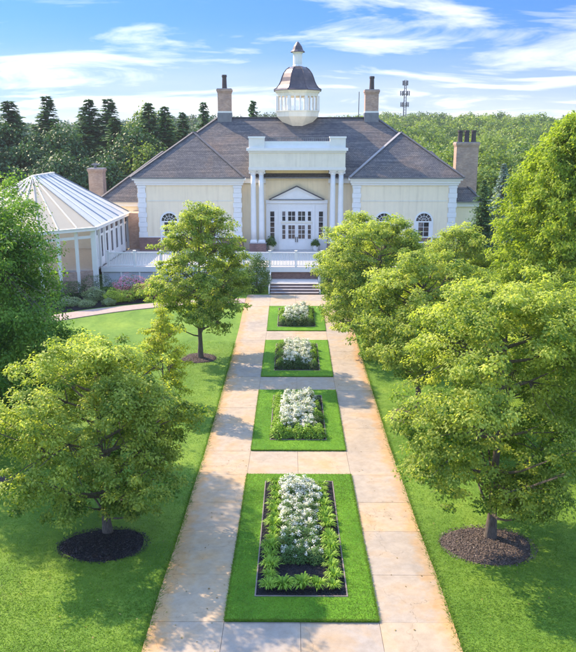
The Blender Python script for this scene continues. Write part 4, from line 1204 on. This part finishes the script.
tb = MB().tube([(0, 0, -.5), (0, 0, 9), (0, 0, 17.6)], [.32, .2, .03], 7).mesh('conifer_trunk'); tb.materials.append(M['bark'])
for i, (x, D, H, R, lab) in enumerate(CON):
    t = thing('conifer', (x, D, terrain(x, D)), lab, 'tree', FG, random.uniform(0, 6))
    s = H/18.0; t.scale = (R*1.75/4.2, R*1.75/4.2, s)
    for nm, me in (('crown', meshes[i % 3]), ('trunk', tb)):
        o = bpy.data.objects.new(nm, me); COL.objects.link(o); o.parent = t

# broadleaf far trees: shared crown meshes
def far_crown(seed, k=34, per=40, leaf=.62):
    r = np.random.default_rng(seed)
    d = rand_dirs(r, k); d[:, 2] = d[:, 2]*.9 + .1
    P = d*np.array([4.0, 4.0, 3.9])*r.uniform(.7, 1.05, (k, 1)); P[:, 2] += 6.0
    return make_crown(seed+1, P, d, per, r.uniform(1.0, 1.7, k), leaf, leaf*.7, flat=.75, up=.6, droopy=.2, tvar=.14)
FARQ = [far_crown(600+i) for i in range(5)]
NEARQ = [far_crown(620+i, 90, 70, .42) for i in range(3)]
nearm = [quads_mesh('broadleaf_crown', q, t, [M['leaf_far']]) for q, t in NEARQ]
M['leaf_shadewood'] = blade_mat('dark_wood_leaf', (.02, .07, .028), (.10, .19, .06), .25)
nearm_d = [quads_mesh('broadleaf_crown_dark', q, t, [M['leaf_shadewood']]) for q, t in NEARQ[:2]]
ft = MB().tube([(0, 0, -.5), (0, 0, 3), (0, 0, 7)], [.28, .2, .06], 7)
for a in range(5): ft.tube([(0, 0, 3+a*.5), (1.6*math.cos(a*1.3), 1.6*math.sin(a*1.3), 6+a*.4)], [.1, .03], 4)
ftm = ft.mesh('broadleaf_trunk'); ftm.materials.append(M['bark'])
BL = [(-52, 108, 15.5, 6, 1, 'large dark broadleaf tree beyond the garden room at the left edge'),
      (-44, 103, 13.5, 5.5, 1, 'rounded dark tree above the left slope of the garden room roof'),
      (-36, 104, 12.0, 5.0, 1, 'dark rounded tree behind the apex of the garden room roof'),
      (-30, 101, 11.0, 4.6, 1, 'dark rounded tree left of the orange brick chimney'),
      (-25.5, 104, 10.5, 4.6, 1, 'dark rounded tree right behind the orange brick chimney'),
      (-20.5, 108, 12.0, 4.5, 0, 'mid green tree between the orange chimney and the left roof slope'),
      (-41.5, 107, 15.6, 5.6, 1, 'tall rounded broadleaf tree between the first and second tall conifers'),
      (-33.6, 109, 14.8, 5.2, 1, 'rounded broadleaf tree left of the close pair of conifers'),
      (-22.6, 111, 14.4, 4.8, 1, 'rounded broadleaf tree right of the close pair of conifers'),
      (-47.5, 110, 15.8, 5.6, 1, 'rounded broadleaf tree beside the leftmost dark conifer'),
      (-26.0, 140, 18.5, 5, 0, 'pale leafless-looking tall tree between the conifers'),
      (-58, 120, 17, 6, 1, 'dark broadleaf tree cut by the left edge of the frame'),
      (23.5, 96, 9.0, 4.6, 0, 'bright green tree right of the three-pot chimney'),
      (27.5, 88, 8.5, 4.2, 0, 'green tree behind the blue spruce'),
      (20.5, 108, 9.5, 4.6, 0, 'green tree seen left of the three-pot chimney above the roof'),
      (33.0, 100, 10.0, 5, 0, 'green tree between the blue spruce and the feathery evergreen'),
      (30.0, 118, 11.0, 5, 0, 'rounded green tree upper right of the three-pot chimney'),
      (24.0, 122, 11.0, 5, 0, 'rounded green tree above the three-pot chimney'),
      (16.5, 118, 11.5, 5, 0, 'green tree just above the right hip of the roof'),
      (38.0, 122, 11.0, 5, 0, 'green tree left of the top of the feathery evergreen'),
      (42.0, 98, 11.0, 5, 0, 'green tree behind the feathery evergreen')]
for i, (x, D, H, R, dk, lab) in enumerate(BL):
    t = thing('broadleaf_tree', (x, D, terrain(x, D)), lab, 'tree', 'broadleaf trees beyond the mansion', random.uniform(0, 6))
    t.scale = (R/4.6, R/4.6, H/10.6)
    for nm, me in (('crown', nearm_d[i % 2] if dk else nearm[i % 3]), ('trunk', ftm)):
        o = bpy.data.objects.new(nm, me); COL.objects.link(o); o.parent = t

def forest(seed, n_try, cond, mat, name):
    r = np.random.default_rng(seed); Q = []; T = []; pts = []
    y = 122.0
    while y < 520:
        step = 8.6*(1 + (y-120)/900)
        half = .52*y + 25
        xx = -half
        while xx < half:
            px, py = xx + r.uniform(-2.6, 2.6), y + r.uniform(-2.6, 2.6)
            if cond(px, py): pts.append((px, py))
            xx += step
        y += step*.95
    for px, py in pts:
        q, t = FARQ[r.integers(0, 5)]
        if py > 260:
            sel = r.random(len(q)) < .55; q = q[sel]; t = t[sel]; big = 1.25
        else: big = 1.0
        a = r.random()*6.28; c, s = math.cos(a), math.sin(a)
        sc = r.uniform(.75, 1.45); sz = r.uniform(.75, 1.35)
        R_ = np.array([[c, -s, 0], [s, c, 0], [0, 0, 1]])
        v = q
        if big != 1.0:
            cen = v.mean(axis=1, keepdims=True); v = cen + (v-cen)*1.35
        v = (v@R_.T)*np.array([sc, sc, sz]) + np.array([px, py, terrain(px, py)-1.0])
        Q.append(v); T.append(t + r.normal(0, .24))
    return quads_mesh(name, np.concatenate(Q), np.concatenate(T), [mat])
M['leaf_farleft'] = blade_mat('far_wood_leaf', (.02, .06, .025), (.10, .18, .06), .25)
fm = forest(900, 0, lambda x, y: (y > 126 and x > -.02*y), M['leaf_far'], 'wooded_hillside')
tag(obj('wooded_hillside', fm, None), kind='stuff')
fm = forest(901, 0, lambda x, y: (y > 126 and x <= -.02*y), M['leaf_farleft'], 'distant_wood')
tag(obj('distant_wood', fm, None), kind='stuff')

# lattice phone mast on the hill
tw = thing('phone_mast', (57, 400, terrain(57, 400)), 'grey phone mast with antenna platforms rising above the wooded hill', 'mast')
b0 = terrain(57, 400); H0 = 41.7
mb = MB()
for k in range(3):
    a = k*2*PI/3; mb.tube([(57+1.1*math.cos(a), 400+1.1*math.sin(a), b0-1), (57+.55*math.cos(a), 400+.55*math.sin(a), H0)], [.22, .16], 6)
obj('mast_legs', mb, M['tower_metal'], tw)
br_ = MB(); z = b0; i = 0
while z < H0-1.6:
    for k in range(3):
        def pt(k_, z_):
            r_ = 1.1-.55*(z_-b0)/(H0-b0); a_ = k_*2*PI/3; return (57+r_*math.cos(a_), 400+r_*math.sin(a_), z_)
        br_.beam(pt(k, z), pt(k+1, z+1.5), .10, .10)
    z += 1.5
obj('bracing', br_, M['tower_metal'], tw)
for zz, rr_ in ((H0-2.0, 1.2), (H0-7.0, 2.2), (H0-12.5, 1.9)):
    p = obj('antenna_platform', MB().lathe([(rr_*.9, zz), (rr_*.9, zz+.2)], 57, 400, 12), M['tower_metal'], tw)
    for k in range(6):
        a = k*PI/3
        obj('antenna_panel', MB().box(57+rr_*math.cos(a)-.25, 57+rr_*math.cos(a)+.25, 400+rr_*math.sin(a)-.2, 400+rr_*math.sin(a)+.2, zz-.7, zz+1.6), M['tower_metal'], p)

# ------------------------------------------------------------------ grass blades on the near lawn
def grass_blades(seed, n, region, h=.06, w=.02):
    r = np.random.default_rng(seed)
    xs, ys = region(r, n)
    ok = np.ones(len(xs), bool)
    for x, y, rx, ry, _ in RINGS: ok &= ((xs-x)/(rx*1.02))**2 + ((ys-y)/(ry*1.02))**2 > 1
    xs, ys = xs[ok], ys[ok]; n = len(xs)
    zs = np.array([g(v) for v in ys])
    return xs, ys, zs
gtab = np.array([g(v/20) for v in range(0, 1400)])
def gz(ys): return np.interp(ys, np.arange(1400)/20, gtab)
def blades_mesh(seed, xs, ys, zs, h=.055, w=.022):
    r = np.random.default_rng(seed); n = len(xs)
    b = np.stack([xs, ys, zs-.005], axis=1); a = r.random(n)*2*PI
    sd = np.stack([np.cos(a), np.sin(a), 0*a], axis=1)*(w*r.uniform(.6, 1.3, n))[:, None]
    le = np.stack([r.normal(0, .9, n), r.normal(0, .9, n), np.full(n, .7)], axis=1)*(h*r.uniform(.6, 1.3, n))[:, None]
    V = np.stack([b-sd, b+sd, b+le+sd*.15, b+le-sd*.15], axis=1)
    return V, np.clip(.5 + .25*np.sin(xs*1.3)*np.sin(ys*.9+1) + r.normal(0, .2, n), 0, 1)
r_ = np.random.default_rng(77)
N = 230000
ys = 14.5 + (r_.random(N)**1.4)*32
side = r_.random(N) < .5
xo = r_.random(N)*np.minimum(10.5, .42*ys+1 - PW1 + 1.0)
xs = np.where(side, XC-PW1-.01-xo, XC+PW1+.01+xo)
ok = np.ones(N, bool)
for x, y, rx, ry, _ in RINGS: ok &= ((xs-x)/(rx*1.0))**2 + ((ys-y)/(ry*1.0))**2 > 1
xs, ys = xs[ok], ys[ok]
V, T = blades_mesh(3, xs, ys, gz(ys), .045, .012)
# dense fringe along the path edges
N2 = 26000
ye = 12 + r_.random(N2)*34; sgn = np.where(r_.random(N2) < .5, -1, 1); xe = XC + sgn*(PW1 + r_.normal(.0, .018, N2))
V2, T2 = blades_mesh(4, xe, ye, gz(ye)+.0, .085, .016)
tag(obj('grass', quads_mesh('grass', np.concatenate([V, V2]), np.concatenate([T, T2]), [M['blades']]), None), 'short mown grass beside the paths', 'grass', kind='stuff')
for bi, ((b0, b1), (i0, i1)) in enumerate(zip(BEDS, INN)):
    n = [60000, 26000, 12000, 6000][bi]
    xx = XC + r_.uniform(-1.99, 1.99, n); yy = b0+.01 + r_.random(n)*(b1-b0-.02)
    w = IX[bi]; ok = (np.abs(xx-XC) > w) | (yy < i0) | (yy > i1); xx, yy = xx[ok], yy[ok]
    ne = n//8
    xr = XC + np.where(r_.random(ne) < .5, -1, 1)*(1.985 + r_.normal(0, .012, ne)); yr = b0 + r_.random(ne)*(b1-b0)
    xf = XC + r_.uniform(-1.99, 1.99, ne//2); yf = b0 + .01 + r_.normal(0, .012, ne//2)
    xx = np.concatenate([xx, xr, xf]); yy = np.concatenate([yy, yr, yf])
    V, T = blades_mesh(30+bi, xx, yy, gz(yy)+.082, .038, .010)
    bed = [o for o in scene.objects if o.name.startswith('flower_bed')][bi]
    me = quads_mesh('grass_blades', V - np.array(OFF[bed.name]), T, [M['blades']])
    o = obj('grass_blades', me, None, bed); o['kind'] = 'stuff'

# ------------------------------------------------------------------ air
hz = bpy.data.materials.new('air'); hz.use_nodes = True; nt = hz.node_tree; nt.nodes.clear()
ho = nt.nodes.new('ShaderNodeOutputMaterial'); pv_ = nt.nodes.new('ShaderNodeVolumePrincipled')
pv_.inputs['Color'].default_value = (.86, .93, 1, 1); pv_.inputs['Density'].default_value = .00022; pv_.inputs['Anisotropy'].default_value = .2
nt.links.new(pv_.outputs[0], ho.inputs['Volume'])
tag(obj('haze', MB().box(-4300, 4300, -450, 6200, -1.8, 50), hz), kind='stuff')

# ------------------------------------------------------------------ loose bark chips and fallen leaves
rc = np.random.default_rng(404)
for i, (x, y, rx, ry, mt) in enumerate(RINGS[:4]):
    n = [2600, 2600, 700, 900][i]
    a = rc.random(n)*2*PI; q = np.where(rc.random(n) < .72, rc.random(n)**.5, 1 + np.abs(rc.normal(0, .05, n)))
    px, py = x + np.cos(a)*rx*q, y + np.sin(a)*ry*q
    pz = gz(py) + .03 + np.clip(1-q, 0, 1)*.10
    d3 = rand_dirs(rc, n); d3[:, 2] = np.abs(d3[:, 2])+.6
    tn = rand_dirs(rc, n)
    qd = leaf_quads(np.stack([px, py, pz], axis=1), d3, tn, rc.uniform(.03, .09, n), rc.uniform(.015, .04, n), 0.0, 0.0)
    tag(obj('bark_chips', quads_mesh('bark_chips', qd, rc.random(n), [M['chips_dark' if mt == 'mulch' else 'chips']]), None), 'loose bark chips heaped round the foot of a tree', 'mulch', kind='stuff')
n = 420
py = 14.5 + rc.random(n)*30; px = XC + rc.normal(0, 4.2, n)
inb = np.abs(px-XC) < PW1
pz = gz(py) + np.where(inb, np.where(np.abs(px-XC) < PW0, .13, .045), .05)
keep = ~((np.abs(px-XC) < PW0))
d3 = rand_dirs(rc, n)*.3 + np.array([0, 0, 1.]); tn = rand_dirs(rc, n)
qd = leaf_quads(np.stack([px, py, pz], axis=1), d3, tn, rc.uniform(.04, .085, n), rc.uniform(.03, .05, n))[keep]
tag(obj('fallen_leaves', quads_mesh('fallen_leaves', qd, rc.random(len(qd)), [M['dead_leaf']]), None), 'a few fallen leaves scattered on the lawn and paths', 'leaves', kind='stuff')
